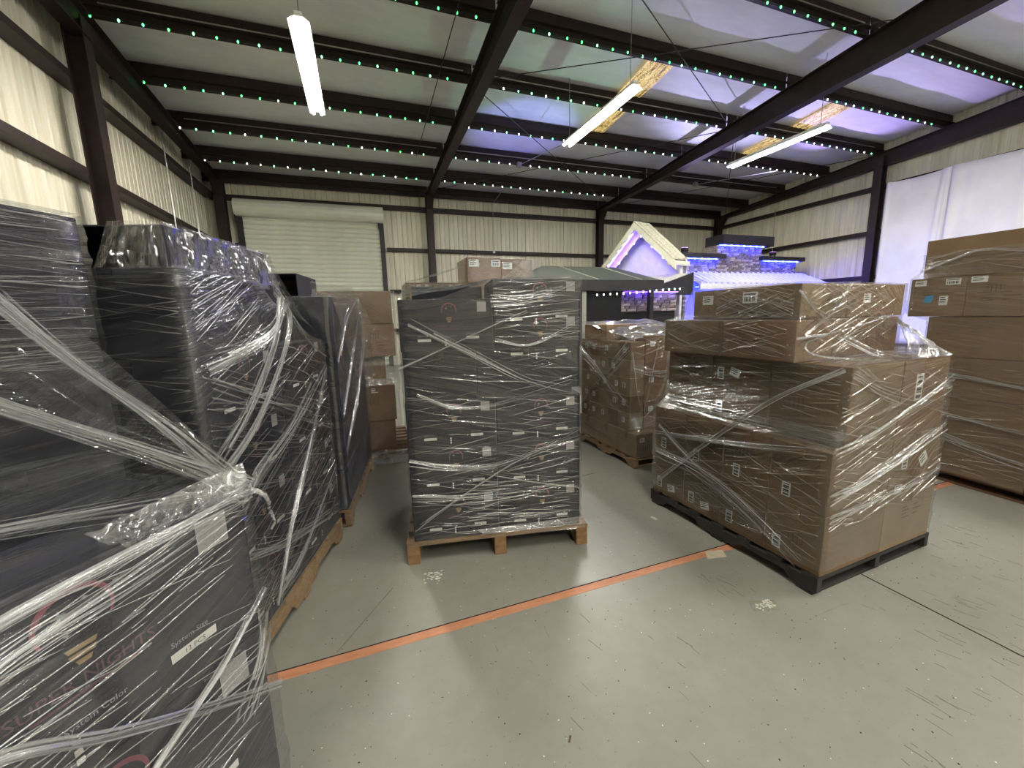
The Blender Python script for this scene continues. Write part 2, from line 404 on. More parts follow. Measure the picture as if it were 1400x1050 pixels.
def csec(name, axis, a0, a1, c0, c1, z, h, parent, lip=.05, t=.012):
    # C-shaped girt: web towards the room, flanges back to the wall; c0 = wall side, c1 = room side
    b = MB(); s = 1 if c1 > c0 else -1
    def bx(p0, p1, z0, z1):
        lo, hi = min(p0, p1), max(p0, p1)
        if axis == 'x': b.box(a0, a1, lo, hi, z0, z1)
        else: b.box(lo, hi, a0, a1, z0, z1)
    bx(c0, c1, z + h - t, z + h); bx(c0, c1, z, z + t); bx(c1 - s * t, c1, z + t, z + h - t)
    return worldpart(name, b.mesh(name, 'steel_primer'), parent)
for z in (1.15, 2.45, 3.80, 5.10):
    csec('girt', 'x', XL + .1 if z > 5.2 else XL + .1, XR - .1, YB - .01, YB - .22, z, .10 if z < 5 else .13, wall_back) if z > 5 else None
    if z < 5:
        for a0, a1 in ((XL + .1, -3.15), (1.02, XR - .1)):
            csec('girt', 'x', a0, a1, YB - .01, YB - .22, z, .10, wall_back)
    csec('girt', 'y', YF + .1, YB - .25, XL + .01, XL + .25, z, .11, wall_left)
    csec('girt', 'y', YF + .1, YB - .25, XR - .01, XR - .25, z, .11, wall_right)

def ibeam_col(name, x, y, z1, parent, along='x', d=.2, fw=.2):
    b = MB(); t = .014
    if along == 'x':   # flanges face +-y
        b.box(x - fw / 2, x + fw / 2, y - d / 2, y - d / 2 + t, 0, z1); b.box(x - fw / 2, x + fw / 2, y + d / 2 - t, y + d / 2, 0, z1); b.box(x - t / 2, x + t / 2, y - d / 2 + t, y + d / 2 - t, 0, z1)
    else:
        b.box(x - d / 2, x - d / 2 + t, y - fw / 2, y + fw / 2, 0, z1); b.box(x + d / 2 - t, x + d / 2, y - fw / 2, y + fw / 2, 0, z1); b.box(x - d / 2 + t, x + d / 2 - t, y - t / 2, y + t / 2, 0, z1)
    return worldpart(name, b.mesh(name, 'steel_primer'), parent)
for x in FR[1:3]: ibeam_col('column', x, YB - .34, 5.60, wall_back, 'x', .24, .22)
for x, wl in ((FR[0], wall_left), (FR[3], wall_right)):
    ibeam_col('column', x, YB - .34, 5.60, wl, 'x', .24, .26)
    for y in (8.3, 2.0, -4.3):
        ibeam_col('column', XL + .36 if wl is wall_left else XR - .36, y, roofbot(y) - .16, wl, 'y', .24, .22)

# ceiling: insulation sheets, purlins, rafters, rods
ceiling = struct(empty('ceiling', (0, 0, 0)), 'white vinyl-faced insulation ceiling on dark steel purlins', 'ceiling')
YROWS = [(8.57 - i) * SP for i in range(-1, 14)]
YROWS[0] = 14.42
edges = [YB + .05] + [y + .03 for y in YROWS[1:]] + [YF]
xs = [XL - .05, FR[1], FR[2], XR + .05]
for i in range(len(edges) - 1):
    y1, y0 = edges[i], edges[i + 1]
    for k in range(3):
        b = MB(); nx, ny = 10, 5; vs = []; fs = []
        for a in range(ny + 1):
            for c_ in range(nx + 1):
                x = xs[k] + (xs[k + 1] - xs[k]) * c_ / nx; y = y0 + (y1 - y0) * a / ny
                sag = .035 * math.sin(math.pi * a / ny) + .012 * math.sin(3.1 * x + 2.2 * y + i)
                vs.append((x, y, rooftop(y) + .02 - sag * (1 if 0 < a < ny else .2)))
        for a in range(ny):
            for c_ in range(nx): fs.append((a * (nx + 1) + c_, (a + 1) * (nx + 1) + c_, (a + 1) * (nx + 1) + c_ + 1, a * (nx + 1) + c_ + 1))
        b.quad_faces(vs, fs)
        link('insulation_sheet', b.mesh('insulation_sheet', 'insulation_vinyl', True, False), ceiling)
for i, y in enumerate(YROWS):
    for k in range(3):
        b = MB(); zb, zt = roofbot(y), rooftop(y); x0, x1 = (XL if k == 0 else FR[k] + .02), (XR if k == 2 else FR[k + 1] - .02)
        b.box(x0, x1, y - .006, y + .006, zb, zt)                     # web
        b.box(x0, x1, y + .006, y + .075, zt - .012, zt)              # top flange
        b.box(x0, x1, y - .075, y - .006, zb + .13, zb + .142)        # bottom flange of the purlin proper
        b.box(x0, x1, y - .035, y + .035, zb, zb + .012)              # light channel lip
        link('purlin', b.mesh('purlin', 'steel_primer'), ceiling)
        if i in (3, 5, 1 + 1) and i != 2 or i == 2:
            pass
for i in (2, 4, 6):                                                    # thin conduits on every other purlin
    y = YROWS[i]
    for k in range(3):
        x0, x1 = FR[k] + .2, FR[k + 1] - .2; z = roofbot(y) + .19
        b = MB(); b.tube([(x0, y - .03, z), (x1, y - .03, z)], .011, 6)
        link('conduit', b.mesh('conduit', 'galvanised'), ceiling)
for k, x in enumerate(FR):
    b = MB(); ys = [YB - .45, 10.0, 5.0, 0.0, YF + .1]
    zb = [5.46 + .041 * (14.3 - y) for y in ys]; zt = [roofbot(y) - .002 for y in ys]
    hw = .105
    for j in range(len(ys) - 1):
        ya, yb = ys[j], ys[j + 1]; t = .016
        b.hexa([(x - hw, yb, zb[j + 1]), (x + hw, yb, zb[j + 1]), (x + hw, ya, zb[j]), (x - hw, ya, zb[j]), (x - hw, yb, zb[j + 1] + t), (x + hw, yb, zb[j + 1] + t), (x + hw, ya, zb[j] + t), (x - hw, ya, zb[j] + t)])
        b.hexa([(x - hw, yb, zt[j + 1] - t), (x + hw, yb, zt[j + 1] - t), (x + hw, ya, zt[j] - t), (x - hw, ya, zt[j] - t), (x - hw, yb, zt[j + 1]), (x + hw, yb, zt[j + 1]), (x + hw, ya, zt[j]), (x - hw, ya, zt[j])])
        b.hexa([(x - .006, yb, zb[j + 1] + t), (x + .006, yb, zb[j + 1] + t), (x + .006, ya, zb[j] + t), (x - .006, ya, zb[j] + t), (x - .006, yb, zt[j + 1] - t), (x + .006, yb, zt[j + 1] - t), (x + .006, ya, zt[j] - t), (x - .006, ya, zt[j] - t)])
    # knee stiffener at the column
    b.hexa([(x - .1, YB - .75, 5.50), (x + .1, YB - .75, 5.50), (x + .1, YB - .47, 5.12), (x - .1, YB - .47, 5.12), (x - .1, YB - .75, 5.52), (x + .1, YB - .75, 5.52), (x + .1, YB - .47, 5.47), (x - .1, YB - .47, 5.47)])
    link('rafter', b.mesh('rafter', 'steel_primer'), ceiling)
def rod(p, q, r=.009):
    b = MB(); b.tube([p, q], r, 5); link('brace_rod', b.mesh('brace_rod', 'dark_metal'), ceiling)
def rb(x, y, d=.03): return (x, y, roofbot(y) - d)
rod(rb(2.6, 4.9), rb(8.9, 8.3)); rod(rb(2.6, 8.25), rb(8.9, 5.0)); rod(rb(2.6, 8.6), rb(8.9, 13.6)); rod(rb(2.6, 13.6), rb(8.9, 8.6))
rod(rb(8.9, 6.9, .12), rb(8.95, 12.4, .12)); rod(rb(1.77, 5.2, .06), rb(1.72, 11.5, .06)); rod(rb(9.2, 8.4, .05), rb(14.9, 13.8, .05)); rod(rb(9.2, 13.8, .05), rb(14.9, 8.4, .05))
for x, y in ((-.38, 9.99), (4.55, 11.5), (10.9, 11.5)):                     # conduit boxes and drops
    b = MB(); b.box(x - .06, x + .06, y - .16, y - .04, roofbot(y) - .10, roofbot(y) + .02); b.tube([(x, y - .1, roofbot(y) - .05), (x - .02, 8.5, 5.28)], .01, 5)
    link('junction_box', b.mesh('junction_box', 'galvanised'), ceiling)
b_ = MB(); b_.tube([(4.7, 13.4, roofbot(13.4) - .04), (4.7, YB - .26, 5.5), (4.7, YB - .26, 3.9)], .009, 5); b_.box(4.66, 4.74, YB - .27, YB - .22, 3.82, 3.92)
worldpart('conduit_drop', b_.mesh('conduit_drop', 'galvanised'), wall_back)
for x, y, wl, z0 in ((XL + .32, 11.0, wall_left, 3.3), (XL + .32, 12.4, wall_left, 3.3), (XR - .32, 11.6, wall_right, 3.2)):
    b = MB(); b.tube([(x, y, 5.3), (x, y, z0)], .012, 5); worldpart('conduit_drop', b.mesh('conduit_drop', 'galvanised'), wl)

# skylights
for n, (x0, x1, y0, y1) in enumerate(((5.72, 6.36, 6.98, 10.0), (11.15, 11.85, 6.98, 10.0))):
    wdw = struct(empty('window_%d' % (n + 1), ((x0 + x1) / 2, (y0 + y1) / 2, roofbot(8.4))), 'ribbed fibreglass skylight strip beside the %s fluorescent light' % ('middle', 'right')[n], 'skylight')
    for ya, yb in ((y0 + .08, YROWS[4] - .08), (YROWS[4] + .10, y1 - .08)):
        b = MB(); nr = 9; vs = []; fs = []
        for a in range(nr + 1):
            x = x0 + (x1 - x0) * a / nr; dz = .018 * (a % 2)
            for y in (ya, yb): vs.append((x, y, rooftop(y) - .07 + dz))
        fs = [(2 * a, 2 * a + 1, 2 * a + 3, 2 * a + 2) for a in range(nr)]
        b.quad_faces(vs, fs); worldpart('pane', b.mesh('pane', 'skylight_sheet', False, False), wdw)

# roll-up door
door = struct(empty('door_1', (-1.1, YB - .25, 0)), 'cream steel roll-up door with a round hood on the back wall', 'door')
b_ = MB(); poly = [(YB - .10 + .0 + .26 * math.cos(a) - .26, 4.86 + .24 * math.sin(a)) for a in [math.pi * 2 * k / 16 for k in range(16)]]
b_.prism(poly, 'x', -3.12, .95)
worldpart('hood', b_.mesh('hood', 'door_paint', False), door)
slat = MB()
slat.prism([(0, 0), (-.010, .012), (-.032, .035), (-.040, .068), (-.032, .100), (-.010, .122), (0, .134), (.006, .134), (.006, 0)], 'x', 0, 3.82)
sm = slat.mesh('slat', 'door_paint')
for k in range(34):
    o = worldpart('slat', sm, door); o.location = (-2.98, YB - .22, .02 + k * .138)
for x in (-3.06, .88):
    b = MB(); b.box(x - .07, x + .07, YB - .30, YB - .20, 0, 4.62); b.box(x - .10, x - .04, YB - .36, YB - .28, 4.45, 4.66)
    worldpart('guide_rail', b.mesh('guide_rail', 'dark_metal'), door)

# ------------------------------------------------------------------ lamps of the hall
def fixture(x, y0, y1, z, lab, visible=True):
    t = empty('fluorescent_light', (x, (y0 + y1) / 2, z)); L = (y1 - y0) / 2
    b = MB(); b.prism([(-.13, .0), (-.05, .05), (.05, .05), (.13, 0), (.12, -.004), (.045, .04), (-.045, .04), (-.12, -.004)], 'y', -L, L)
    link('reflector', b.mesh('reflector', 'fixture_white'), t)
    b = MB(); b.box(-.045, .045, -L, L, .05, .10); link('housing', b.mesh('housing', 'fixture_white'), t)
    for sx in (-.065, .065):
        for (a, c_) in ((-L + .02, -.015), (.015, L - .02)):
            b = MB(); b.tube([(sx, a, .0), (sx, c_, .0)], .021, 10); link('tube', b.mesh('tube', 'tube_glow', True), t)
    for yy in (-L + .15, L - .15):
        b = MB(); b.tube([(0, yy, .1), (0, yy, rooftop(t.location.y + yy) - z)], .006, 5); link('hanger_wire', b.mesh('hanger_wire', 'galvanised'), t)
    return tag(t, lab, 'light', 'fluorescent strip lights')
fixture(-.41, 6.10, 8.54, 5.2, 'lit fluorescent strip light hanging in the left bay')
fixture(4.5, 6.09, 8.48, 5.2, 'lit fluorescent strip light hanging in the middle bay')
fixture(9.19, 6.12, 8.48, 5.2, 'lit fluorescent strip light hanging in the right bay')
for x, d in ((1.1, 'left'), (6.0, 'middle'), (10.9, 'right')):
    fixture(x, -1.7, .74, 5.6, 'lit fluorescent strip light behind the viewer, %s bay' % d)
    fixture(x, -6.6, -4.16, 5.9, 'lit fluorescent strip light added out of view by the wall behind the viewer, %s bay' % d)  # extra row added out of view so the film catches highlights

# strings of small lights under the purlins
def bulb_mesh(mat):
    b = MB(); b.tube([(0, 0, .022), (0, 0, .012), (0, 0, 0), (0, 0, -.012), (0, 0, -.02)], [.006, .012, .015, .012, .005], 8)
    return b.mesh('bulb', mat, True)
BULB = {k: bulb_mesh(k) for k in ('bulb_green', 'bulb_mint', 'bulb_white', 'bulb_blue')}
rowname = {1: 'first', 2: 'second', 3: 'third', 4: 'fourth', 5: 'fifth', 6: 'sixth', 7: 'seventh'}
bays = ['left', 'middle', 'right']
def light_string(i, k, x0, x1, kinds, step=.31):
    y = YROWS[i] - .05; z = roofbot(YROWS[i]) - .012
    t = empty('light_string', ((x0 + x1) / 2, y, z))
    b = MB(); b.tube([(x0 - t.location.x, 0, .025), (x1 - t.location.x, 0, .025)], .006, 5); link('cable', b.mesh('cable', 'dark_metal'), t)
    n = int((x1 - x0) / step)
    for j in range(n + 1):
        x = x0 + j * step + rng.uniform(-.02, .02)
        link('bulb', BULB[kinds[(j * 7 + i) % len(kinds)]], t, (x - t.location.x, 0, rng.uniform(-.004, .004)))
    tag(t, 'string of small lit bulbs under the %s purlin from the back wall, %s bay' % (rowname[i], bays[k]), 'light string', 'strings of small lights under the purlins')
G, Mn, W_ = 'bulb_green', 'bulb_mint', 'bulb_white'
light_string(1, 0, -3.35, 2.2, [Mn, W_, Mn]); light_string(2, 0, -3.35, 2.2, [Mn, Mn, W_, G])
light_string(3, 0, -3.35, 2.2, [G, Mn, G]); light_string(4, 0, -3.35, 2.2, [G, G, Mn]); light_string(5, 0, -1.0, 2.25, [G])
light_string(1, 1, 2.75, 8.5, [W_, W_, Mn]); light_string(2, 1, 2.75, 8.6, [W_, W_, Mn]); light_string(3, 1, 2.75, 8.7, [Mn, W_])
light_string(4, 1, 2.75, 8.7, [G, Mn, W_]); light_string(5, 1, 2.75, 8.7, [G, Mn, G]); light_string(6, 1, 3.0, 8.7, [G])
light_string(3, 2, 9.4, 14.7, [W_]); light_string(4, 2, 9.4, 14.7, [Mn, W_, W_]); light_string(5, 2, 9.35, 14.6, [G, Mn, W_])
light_string(6, 2, 9.3, 14.6, [G, Mn]); light_string(7, 2, 9.6, 12.6, [W_], .42)
#PART2

# ------------------------------------------------------------------ white cloths on the right wall
def cloth(y0, y1, z0, z1, x, seed, lab, fold):
    q = random.Random(seed); ny, nz = 70, 26; vs = []; fs = []
    for a in range(nz + 1):
        t = a / nz; z = z0 + (z1 - z0) * t
        for c_ in range(ny + 1):
            s = c_ / ny; y = y0 + (y1 - y0) * s
            f = .012 * math.sin(2.1 * y + seed) * (1.2 - t)
            for (fy, w_, amp, lean) in fold:
                d = (y - fy - lean * (1 - t)) / w_
                f += amp * math.exp(-d * d) * (.35 + .65 * t)
            f += .006 * math.sin(26 * y + 5 * t) * max(0, t - .6)
            vs.append((x - .02 - f, y, z - .05 * math.sin(math.pi * s) * t))
    for a in range(nz):
        for c_ in range(ny): fs.append((a * (ny + 1) + c_, a * (ny + 1) + c_ + 1, (a + 1) * (ny + 1) + c_ + 1, (a + 1) * (ny + 1) + c_))
    b = MB(); b.quad_faces(vs, fs)
    o = link('wall_cloth', b.mesh('wall_cloth', 'white_cloth', True, False))
    md = o.modifiers.new('thick', 'SOLIDIFY'); md.thickness = .004
    return tag(o, lab, 'cloth', 'white cloths hung on the right wall')
cloth(6.62, 8.12, .5, 5.20, XR - .30, 1, 'white cloth hung on the right wall beside the steel column', [(6.8, .06, .05, .25), (6.72, .05, .05, .1), (8.05, .04, .03, .02)])
cloth(2.2, 6.66, .5, 5.20, XR - .335, 2, 'long white cloth on the right wall above the tall brown load', [(6.55, .05, .06, .2), (6.45, .05, .045, .3), (6.25, .05, .03, .1), (5.3, .07, .05, .1), (4.4, .1, .04, 0)])

# ------------------------------------------------------------------ pallets
class Frame:
    def __init__(s, ox, oy, ang): s.o = Vector((ox, oy)); s.a = ang; s.c = math.cos(ang); s.s = math.sin(ang)
    def w(s, u, v, z=0): return (s.o.x + u * s.c - v * s.s, s.o.y + u * s.s + v * s.c, z)

def pallet(F, u0, u1, v0, v1, h, mat, lab, notch=True, boards=7, stringers=3, bottom=True, blocks=False):
    t = empty('pallet', F.w((u0 + u1) / 2, (v0 + v1) / 2), F.a); W, D = (u1 - u0) / 2, (v1 - v0) / 2; bt = .022
    sw = .042 if not blocks else .078
    pos = [-W + sw / 2 + .002, 0, W - sw / 2 - .002] if stringers == 3 else [-W + sw / 2, -W / 3, W / 3, W - sw / 2]
    z0, z1 = (bt if bottom else 0.0), h - bt
    if notch:
        nh = min(.045, (z1 - z0) * .55); a1, a2 = D * .75, D * .25
        prof = [(-D, z0), (-a1 - .02, z0), (-a1 + .02, z0 + nh), (-a2 - .02, z0 + nh), (-a2 + .02, z0), (a2 - .02, z0), (a2 + .02, z0 + nh), (a1 - .02, z0 + nh), (a1 + .02, z0), (D, z0), (D, z1), (-D, z1)]
    else: prof = [(-D, z0), (D, z0), (D, z1), (-D, z1)]
    b = MB(); b.prism(prof, 'x', -sw / 2, sw / 2); sme = b.mesh('stringer', mat)
    for x in pos: link('stringer', sme, t, (x, 0, 0))
    bw = .09; b = MB(); b.box(-W, W, -bw / 2, bw / 2, 0, bt - .001); bme = b.mesh('deck_board', mat)
    for k in range(boards): link('deck_board', bme, t, (0, -D + bw / 2 + (2 * D - bw) * k / (boards - 1), h - bt + .0005))
    if bottom:
        for k in range(3): link('bottom_board', bme, t, (0, (-D + bw / 2 + .02) * (1 - k), 0))
    return tag(t, lab, 'pallet')

# ------------------------------------------------------------------ prints and labels
TXT = {}
def text_geo(s, size, align='LEFT'):
    key = (s, size, align)
    if key in TXT: return TXT[key]
    cu = bpy.data.curves.new('txt', 'FONT'); cu.body = s; cu.size = size; cu.align_x = align; cu.resolution_u = 2
    o = bpy.data.objects.new('txt', cu); COL.objects.link(o)
    bpy.context.view_layer.update()
    ev = o.evaluated_get(bpy.context.evaluated_depsgraph_get()); me = ev.to_mesh()
    vs = [tuple(v.co) for v in me.vertices]; fs = [tuple(p.vertices) for p in me.polygons]
    ev.to_mesh_clear(); bpy.data.objects.remove(o); bpy.data.curves.remove(cu)
    TXT[key] = (vs, fs); return TXT[key]
def add_text(b, s, size, x, y, z=.0008, align='LEFT', mi=0, sx=1.0):
    vs, fs = text_geo(s, size, align); b.quad_faces([(x + p[0] * sx, y + p[1], z) for p in vs], fs, mi)
def flat(b, x0, x1, y0, y1, z0, z1, mi=0): b.box(x0, x1, y0, y1, z0, z1, mi)

def arc(b, cx, cy, r, t, a0, a1, z, mi, n=24):
    vs = []; fs = []
    for k in range(n + 1):
        a = math.radians(a0 + (a1 - a0) * k / n); tt = t * (.35 + .65 * math.sin(math.pi * (k + 1) / (n + 2)))
        for rr in (r - tt / 2, r + tt / 2):
            vs.append((cx + rr * math.cos(a), cy + rr * math.sin(a), z))
    fs = [(2 * k, 2 * k + 1, 2 * k + 3, 2 * k + 2) for k in range(n)]
    b.quad_faces(vs, fs, mi)

# print pieces live in face space: x from the left edge, y down from the top (negative), z outwards
b = MB(); arc(b, .299, -.067, .043, .0085, -25, 205, .0006, 0)
for cx, cy, r in ((.283, -.055, .010), (.312, -.045, .005), (.287, -.088, .004)):
    vs = []
    for k in range(8):
        rr = r if k % 2 == 0 else r * .3; a = k * math.pi / 4; vs.append((cx + rr * math.cos(a), cy + rr * math.sin(a), .0006))
    b.quad_faces(vs, [tuple(range(8))], 2)
for k, (hw_, y0) in enumerate(((.0185, -.108), (.0165, -.119), (.010, -.130))):
    b.quad_faces([(.299 - hw_, y0, .0006), (.299 - hw_ + .003, y0 - .0075, .0006), (.299 + hw_ - .003, y0 - .0075, .0006), (.299 + hw_, y0, .0006)], [(0, 1, 2, 3)], 1)
P_LOGO = b.mesh('printed_logo', ['ink_pink', 'ink_tan', 'ink_grey'], fix=False)
b = MB(); add_text(b, 'SUPER NIGHTS', .026, .299, -.168, align='CENTER'); flat(b, .235, .363, -.181, -.177, .0002, .0006)
P_BRAND = b.mesh('brand_lettering', 'ink_plum', fix=False)
b = MB(); add_text(b, 'System Color', .0135, .262, -.226); add_text(b, 'System Size', .0135, .402, -.212); add_text(b, 'System Size', .0135, .106, -.222)
add_text(b, 'Scan For Product Info', .0085, .442, -.0125)
P_CAP = b.mesh('caption_lettering', 'ink_grey', fix=False)
b = MB()
for y in (-.241, -.256, -.271): flat(b, .268, .277, y - .009, y, .0002, .0007)
P_CHECK = b.mesh('check_boxes', 'label_paper')
b = MB(); flat(b, .400, .478, -.240, -.224, .0002, .0009); P_ST_R = b.mesh('sticker', 'label_paper')
b = MB(); flat(b, .106, .184, -.252, -.236, .0002, .0009); P_ST_L = b.mesh('sticker', 'label_paper')
b = MB(); add_text(b, '12 PCS', .0125, .439, -.2365, .0012, 'CENTER'); P_PCS = b.mesh('sticker_lettering', 'ink_black', fix=False)
b = MB(); flat(b, .470, .526, -.078, -.018, .0002, .0007); P_SQ = b.mesh('square_label', 'label_grey')

LABM = {}
def ship_label(w_, h_, style):
    key = (w_, h_, style)
    if key in LABM: return LABM[key]
    q = random.Random(style * 17 + 3); b = MB(); flat(b, 0, w_, -h_, 0, .0002, .001)
    y = -.12 * h_
    if style == 0:
        for k in range(3):
            flat(b, .08 * w_, q.uniform(.6, .9) * w_, y - .10 * h_, y, .001, .0013, 1); y -= .24 * h_
    elif style == 1:
        flat(b, .08 * w_, .9 * w_, y - .14 * h_, y, .001, .0013, 1)
        for k in range(7): flat(b, (.1 + .115 * k) * w_, (.1 + .115 * k + .05 + .03 * (k % 2)) * w_, -.85 * h_, -.42 * h_, .001, .0013, 1)
    else:
        for k in range(6): flat(b, .15 * w_, .85 * w_, -(.10 + .14 * k) * h_ - .06 * h_ * (1 + k % 2), -(.10 + .14 * k) * h_, .001, .0013, 1)
    LABM[key] = b.mesh('shipping_label', ['label_paper', 'ink_black']); return LABM[key]
b = MB()
for k in range(4): flat(b, .026 * k, .026 * k + .007, -.06, 0, .0002, .0005)
P_MARKS = b.mesh('printed_marks', 'ink_brown')
b = MB()
for k in range(4): flat(b, 0, .05 + .02 * (k % 2), -.022 * k - .008, -.022 * k, .0002, .0005)
for k in range(3): flat(b, .12, .17 + .05 * (k % 2), -.03 * k - .008, -.03 * k, .0002, .0005)
P_LINES = b.mesh('printed_lines', 'ink_brown')

# ------------------------------------------------------------------ cartons
BOXM = {}
def carton_mesh(W, D, Hh, mat, seed):
    key = (round(W, 3), round(D, 3), round(Hh, 3), mat)
    if key in BOXM: return BOXM[key]
    bm = bmesh.new(); bmesh.ops.create_cube(bm, size=1)
    for v in bm.verts: v.co = Vector((v.co.x * W, v.co.y * D, (v.co.z + .5) * Hh))
    bmesh.ops.bevel(bm, geom=list(bm.edges), offset=.005, segments=2, affect='EDGES', profile=.6)
    me = bpy.data.meshes.new('carton'); bm.to_mesh(me); bm.free(); me.materials.append(MATS[mat])
    BOXM[key] = me; return me
TAPEM = {}
def tape_mesh(W, D, Hh, mat):
    key = (round(W, 3), round(D, 3), round(Hh, 3), mat)
    if key not in TAPEM:
        b = MB(); t = .0012; hw = .025; dn = min(.07, Hh * .4)
        if W >= D:
            b.box(-W / 2, W / 2, -hw, hw, Hh, Hh + t)
            for s in (-1, 1): b.box(s * W / 2 - (t if s < 0 else 0), s * W / 2 + (t if s > 0 else 0), -hw, hw, Hh - dn, Hh + t)
        else:
            b.box(-hw, hw, -D / 2, D / 2, Hh, Hh + t)
            for s in (-1, 1): b.box(-hw, hw, s * D / 2 - (t if s < 0 else 0), s * D / 2 + (t if s > 0 else 0), Hh - dn, Hh + t)
        TAPEM[key] = b.mesh('packing_tape', mat)
    return TAPEM[key]

def facemat(W, D, Hh, face, x, y, rot=0.0):
    # x from left edge, y down from top
    R_ = Matrix.Rotation(rot, 4, 'Z')
    if face == 'front': M_ = Matrix(((1, 0, 0, -W / 2 + x), (0, 0, -1, -D / 2), (0, 1, 0, Hh - y), (0, 0, 0, 1)))
    elif face == 'right': M_ = Matrix(((0, 0, 1, W / 2), (1, 0, 0, -D / 2 + x), (0, 1, 0, Hh - y), (0, 0, 0, 1)))
    elif face == 'left': M_ = Matrix(((0, 0, -1, -W / 2), (-1, 0, 0, D / 2 - x), (0, 1, 0, Hh - y), (0, 0, 0, 1)))
    return M_ @ R_

def carton(F, u0, u1, v0, v1, z0, z1, mat, lab, group, prints=None, labels=(), tape=True, gap=.0015, rot=0.0):
    u0 += gap; u1 -= gap; v0 += gap; v1 -= gap; z1 -= .002
    W, D, Hh = u1 - u0, v1 - v0, z1 - z0
    o = link('carton', carton_mesh(W, D, Hh, mat, 0), None, F.w((u0 + u1) / 2, (v0 + v1) / 2, z0), F.a + rot)
    tag(o, lab, 'carton', group)
    if tape: link('packing_tape', tape_mesh(W, D, Hh, 'tape_black' if mat == 'black_card' else 'tape_clear'), o)
    if prints:
        fw = W if prints == 'front' else D
        M_ = facemat(W, D, Hh, prints, (fw - .567) / 2, 0)
        for nm, me in (('printed_logo', P_LOGO), ('brand_lettering', P_BRAND), ('caption_lettering', P_CAP), ('check_boxes', P_CHECK), ('sticker', P_ST_L), ('square_label', P_SQ)):
            link(nm, me, o, mat4=M_)
        st = link('sticker', P_ST_R, o, mat4=M_); link('sticker_lettering', P_PCS, st)
    for (face, kind, x, y, *r) in labels:
        me = {'marks': P_MARKS, 'lines': P_LINES}.get(kind) if isinstance(kind, str) else ship_label(*kind)
        link({'marks': 'printed_marks', 'lines': 'printed_lines'}.get(kind, 'shipping_label') if isinstance(kind, str) else 'shipping_label', me, o, mat4=facemat(W, D, Hh, face, x, y, r[0] if r else 0))
    return o

# ------------------------------------------------------------------ stretch film
def vnoise(x, y, seed):
    xi = np.floor(x).astype(np.int64); yi = np.floor(y).astype(np.int64); xf = x - xi; yf = y - yi
    def h(a, b_):
        n = (a * 374761393 + b_ * 668265263 + seed * 974711) & 0x7fffffff
        n = ((n ^ (n >> 13)) * 1274126177) & 0x7fffffff
        return ((n ^ (n >> 16)) & 0xffff) / 32767.5 - 1.0
    sx = xf * xf * (3 - 2 * xf); sy = yf * yf * (3 - 2 * yf)
    return (h(xi, yi) * (1 - sx) + h(xi + 1, yi) * sx) * (1 - sy) + (h(xi, yi + 1) * (1 - sx) + h(xi + 1, yi + 1) * sx) * sy

def grid_mesh(name, P, UV, mat, smooth=True, closed=False):
    nz, n = P.shape[:2]
    idx = np.arange(nz * n).reshape(nz, n)
    if closed: nxt = np.roll(idx, -1, 1)
    else: nxt = idx[:, 1:]; idx = idx[:, :-1]
    F_ = np.stack([idx[:-1], nxt[:-1], nxt[1:], idx[1:]], -1).reshape(-1, 4)
    me = bpy.data.meshes.new(name); me.from_pydata([tuple(map(float, p)) for p in P.reshape(-1, 3)], [], F_.tolist())
    uv = me.uv_layers.new(name='UVMap'); fl = UV.reshape(-1, 2)
    lp = np.empty(len(me.loops), dtype=np.int64); me.loops.foreach_get('vertex_index', lp)
    u = fl[lp].copy()
    if closed:                      # avoid the wrap seam
        q = u.reshape(-1, 4, 2); per = float(UV[0, -1, 0] + (UV[0, 1, 0] - UV[0, 0, 0]))
        mxu = q[:, :, 0].max(1, keepdims=True); q[:, :, 0] = np.where(mxu - q[:, :, 0] > per / 2, q[:, :, 0] + per, q[:, :, 0])
    uv.data.foreach_set('uv', u.reshape(-1))
    me.materials.append(MATS[mat])
    if smooth: me.polygons.foreach_set('use_smooth', [True] * len(me.polygons))
    me.update(); return me

